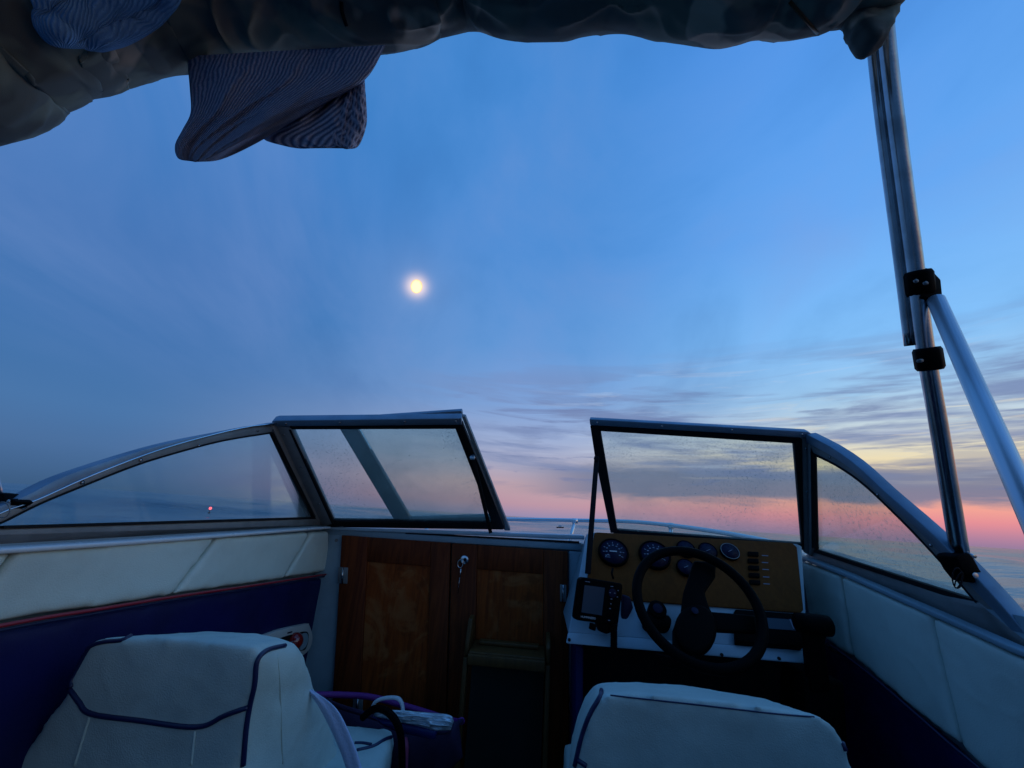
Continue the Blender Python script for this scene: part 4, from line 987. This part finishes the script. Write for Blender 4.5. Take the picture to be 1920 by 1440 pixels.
# right poles
DP = .0175
PP = [at(1657, 20, .64), at(1669, 140, .69), at(1689, 300, .755), at(1713, 480, .825), at(1733, 640, .885), at(1762, 810, .945), at(1802, 1052, 1.02)]
pole = tube('pole', PP, .0158, M['steel'], bi, 20, smoothk=6)
P2 = [p - rt * .0095 + f_ * .024 for p in PP[:5]]
tube('inner_pole', P2, .0115, M['steel'], bi, 16, smoothk=6)
def collar(name, p, t, r, h, m, par, seg=10):
    t = t.normalized(); o = tube(name, [p - t * h, p - t * h * .75, p + t * h * .75, p + t * h], [r * .88, r, r, r * .85], m, par, seg); return o
tdir = PP[4] - PP[3]
cl = collar('clamp', at(1724, 531, .845), tdir, .0255, .027, M['plastic'], bi)
prism('clamp_jaw', [at(x, y, .835) for x, y in ((1728, 500), (1745, 503), (1765, 524), (1768, 552), (1748, 562), (1730, 556))], f_ * .035, M['plastic'], cl, .003)
collar('collar', at(1741, 673, .893), PP[5] - PP[4], .0245, .025, M['plastic'], bi, 8)
s0_, s1_ = at(1755, 562, .835), at(1945, 990, .66)
st_ = tube('strut', [s0_, s1_, s1_ + (s1_ - s0_) * .25], .0150, M['tubeblue'], bi, 20)
for (x, y, F) in ((1716, 528, .815), (1734, 532, .812)): disc('bolt', at(x, y, F), -f_, .0045, .004, M['aludark'], cl, 6, 0)
tube('collar_screw', [at(1728, 676, .87), at(1722, 677, .86)], .004, M['aludark'], bi, 8)
# foot bracket on the rail
ft = thing('pole_foot', at(1818, 1070, 1.0), 'black hinged foot bracket of the right bimini pole on the window frame', 'bracket')
prism('bracket_body', [at(x, y, .985) for x, y in ((1790, 1044), (1796, 1040), (1818, 1037), (1826, 1046), (1838, 1068), (1850, 1084), (1846, 1089), (1824, 1094), (1806, 1072))], f_ * .045, M['plastic'], ft, .003)
tube('pin', [at(1815, 1040, 1.0), at(1828, 1043, 1.0)], .0045, M['steel'], ft, 10)
disc('rivet', at(1828, 1079, .982), -f_, .006, .002, M['steel'], ft, 12)
c1 = at(1795, 1084, .97); tube('wire_ring', [c1 + (rt * cos(t) * .010 + up * sin(t) * .021) for t in [2 * pi * k / 24 for k in range(24)]], .0012, M['rubber'], ft, 6, True)
c1 = at(1798, 1088, .965); tube('wire_ring', [c1 + (rt * (cos(t) * .006 + sin(t) * .006) + up * sin(t) * .016) for t in [2 * pi * k / 24 for k in range(24)]], .0011, M['rubber'], ft, 6, True)
# left pole and foot, just inside the left edge
PLp = [at(-18, 935, .60), at(-46, 800, .57), at(-75, 600, .53), at(-105, 400, .49), at(-130, 250, .46)]
tube('pole', PLp, .0135, M['steel'], bi, 18, smoothk=6)
fl = thing('pole_foot', at(5, 935, .60), 'black foot bracket of the left bimini pole on the curved window frame', 'bracket')
prism('bracket_body', [at(x, y, .59) for x, y in ((-30, 958), (-20, 922), (4, 925), (8, 938), (20, 934), (29, 941), (22, 946), (0, 957))], f_ * .025, M['plastic'], fl, .002)
disc('rivet', at(17, 940, .588), -f_, .003, .0015, M['steel'], fl, 10)
c1 = at(5, 956, .575); tube('wire_ring', [c1 + (rt * cos(t) + up * sin(t) * 1.1) * .0105 for t in [2 * pi * k / 28 for k in range(28)]], .0008, M['aludark'], fl, 6, True)

# ================================================================ towels on the bimini
hw_ = thing('hanging_towel', at(500, 120, .5), 'grey blue ribbed towel hanging twisted from the bunched canvas', 'towel')
def fA(s, t): return .020 * sin(s * 7.0 + t * 3.5) + .024 * noise.noise(V((s * 4, t * 2, 2))) + .016 * (1 - abs(noise.noise(V((s * 5 + t * 2, t * 2.2, 6))))) ** 5 + .006 * sin(s * 15 - t * 6)
def fB(s, t): return .010 * sin(s * 9 + t * 2) + .012 * noise.noise(V((s * 5, t * 4, 8))) + .012 * (1 - abs(noise.noise(V((s * 5 - t * 3, t * 2.2, 1))))) ** 5
lens('towel_fold', [(350, 105), (356, 170), (357, 212), (342, 243), (328, 272), (334, 297), (362, 303)], [(724, 84), (684, 150), (604, 196), (545, 230), (482, 268), (415, 299), (366, 304)], lambda x, y: .515, .020, M['towelgrey'], hw_, fA, 80, 50)
lens('towel_fold', [(610, 150), (565, 190), (525, 228), (493, 258), (530, 273), (570, 279), (598, 272)], [(684, 150), (686, 190), (686, 225), (676, 258), (668, 276), (640, 278), (612, 270)], lambda x, y: .535, .016, M['towelgrey2'], hw_, fB, 60, 40)
lens('towel_corner', [(650, 160), (640, 200), (625, 240), (622, 268), (645, 279)], [(684, 158), (687, 195), (687, 235), (672, 274), (650, 280)], lambda x, y: .528, .014, M['towelgrey3'], hw_, fB, 40, 26)
# blue towel lying on the roll
def drape(name, A, Bp, m, par=None):
    A = resample(cat2(A), 46); Bp = resample(cat2(Bp), 46)
    bm = bmesh.new(); uvl = bm.loops.layers.uv.new('UVMap'); g = []
    for i in range(46):
        row = []
        for k in range(40):
            s = k / 39; x = A[i][0] * (1 - s) + Bp[i][0] * s; y = A[i][1] * (1 - s) + Bp[i][1] * s
            h = cast(BR, x, y); d = ray(x, y).normalized()
            if h is None: h = at(x, y, .5)
            e = min(1, 6 * min(s, 1 - s, i / 45 + .0, 1 - i / 45))
            row.append((h - EYE).length - .006 - .013 * sqrt(max(0, e)) - .007 * sin(s * 9 + i * .16) * e - .010 * (1 - abs(noise.noise(V((s * 4, i * .08, 3))))) ** 6 * e)
        g.append(row)
    for _ in range(4):
        g = [[(g[max(i - 1, 0)][k] + g[min(i + 1, 45)][k] + g[i][max(k - 1, 0)] + g[i][min(k + 1, 39)] + g[i][k] * 2) / 6 for k in range(40)] for i in range(46)]
    vs = []
    for i in range(46):
        vs.append([])
        for k in range(40):
            s = k / 39; x = A[i][0] * (1 - s) + Bp[i][0] * s; y = A[i][1] * (1 - s) + Bp[i][1] * s
            vs[-1].append((bm.verts.new(EYE + ray(x, y).normalized() * g[i][k]), s, i / 45))
    for i in range(45):
        for k in range(39):
            q = (vs[i][k], vs[i][k + 1], vs[i + 1][k + 1], vs[i + 1][k]); fc = bm.faces.new([v[0] for v in q])
            for lp, v in zip(fc.loops, q): lp[uvl].uv = (v[1], v[2])
    o = link(name, from_bm(bm), m, par); s_ = o.modifiers.new('s', 'SOLIDIFY'); s_.thickness = .012; s_.offset = -1
    return o
bt = drape('blue_towel', [(50, -60), (62, -20), (66, 15), (72, 45), (95, 74)], [(420, -70), (350, -25), (300, 30), (240, 66), (185, 83)], M['towelblue'])
tag(bt, 'blue ribbed towel lying across the left part of the bunched canvas', 'towel')

# ================================================================ far things on the water
db = thing('motor_boat', onZ(1050, 990, -1.6), 'tiny white boat far off on the water between the windshield halves', 'boat')
c = onZ(1050, 990.5, -1.6); c.z = 0; dd = (c - EYE).length; k = dd / FPX; ex = r_ * k; 
def bp(a, zz, b=0.0): return c + ex * a + f_ * (k * b) + z_ * (k * zz)
bm = bmesh.new(); add_prism(bm, [bp(-6, -.5, -1), bp(-6.5, 2, -1), bp(7.5, 2.6, -1), bp(5, -.5, -1)], f_ * k * 3); link('hull', from_bm(bm), M['rubber'], db, False)
bm = bmesh.new(); add_prism(bm, [bp(-3, 2.4), bp(-2, 5.0), bp(1.5, 5.0), bp(2.8, 2.4)], f_ * k * 1.6); link('cabin', from_bm(bm), M['paint'], db, False)
rb_ = thing('channel_buoy', onZ(392, 962, -1.6), 'small lit red light on the water seen through the left side window', 'buoy')
c = onZ(392, 962, -1.6); k = (c - EYE).length / FPX
bm = bmesh.new(); add_disc(bm, c - z_ * k * .5, z_, 1.6 * k, 1.8 * k, 14, 1.3 * k); add_disc(bm, c + z_ * k * 1.3, z_, .4 * k, 4.0 * k, 8); link('float', from_bm(bm), M['darkcloth'], rb_, False)
bm = bmesh.new(); bmesh.ops.create_uvsphere(bm, u_segments=12, v_segments=8, radius=1.9 * k); me = from_bm(bm)
for v_ in me.vertices: v_.co = v_.co + c + z_ * k * 6.6
link('lamp', me, emis('red_lamp', (1.0, .10, .12), 3.0), rb_)
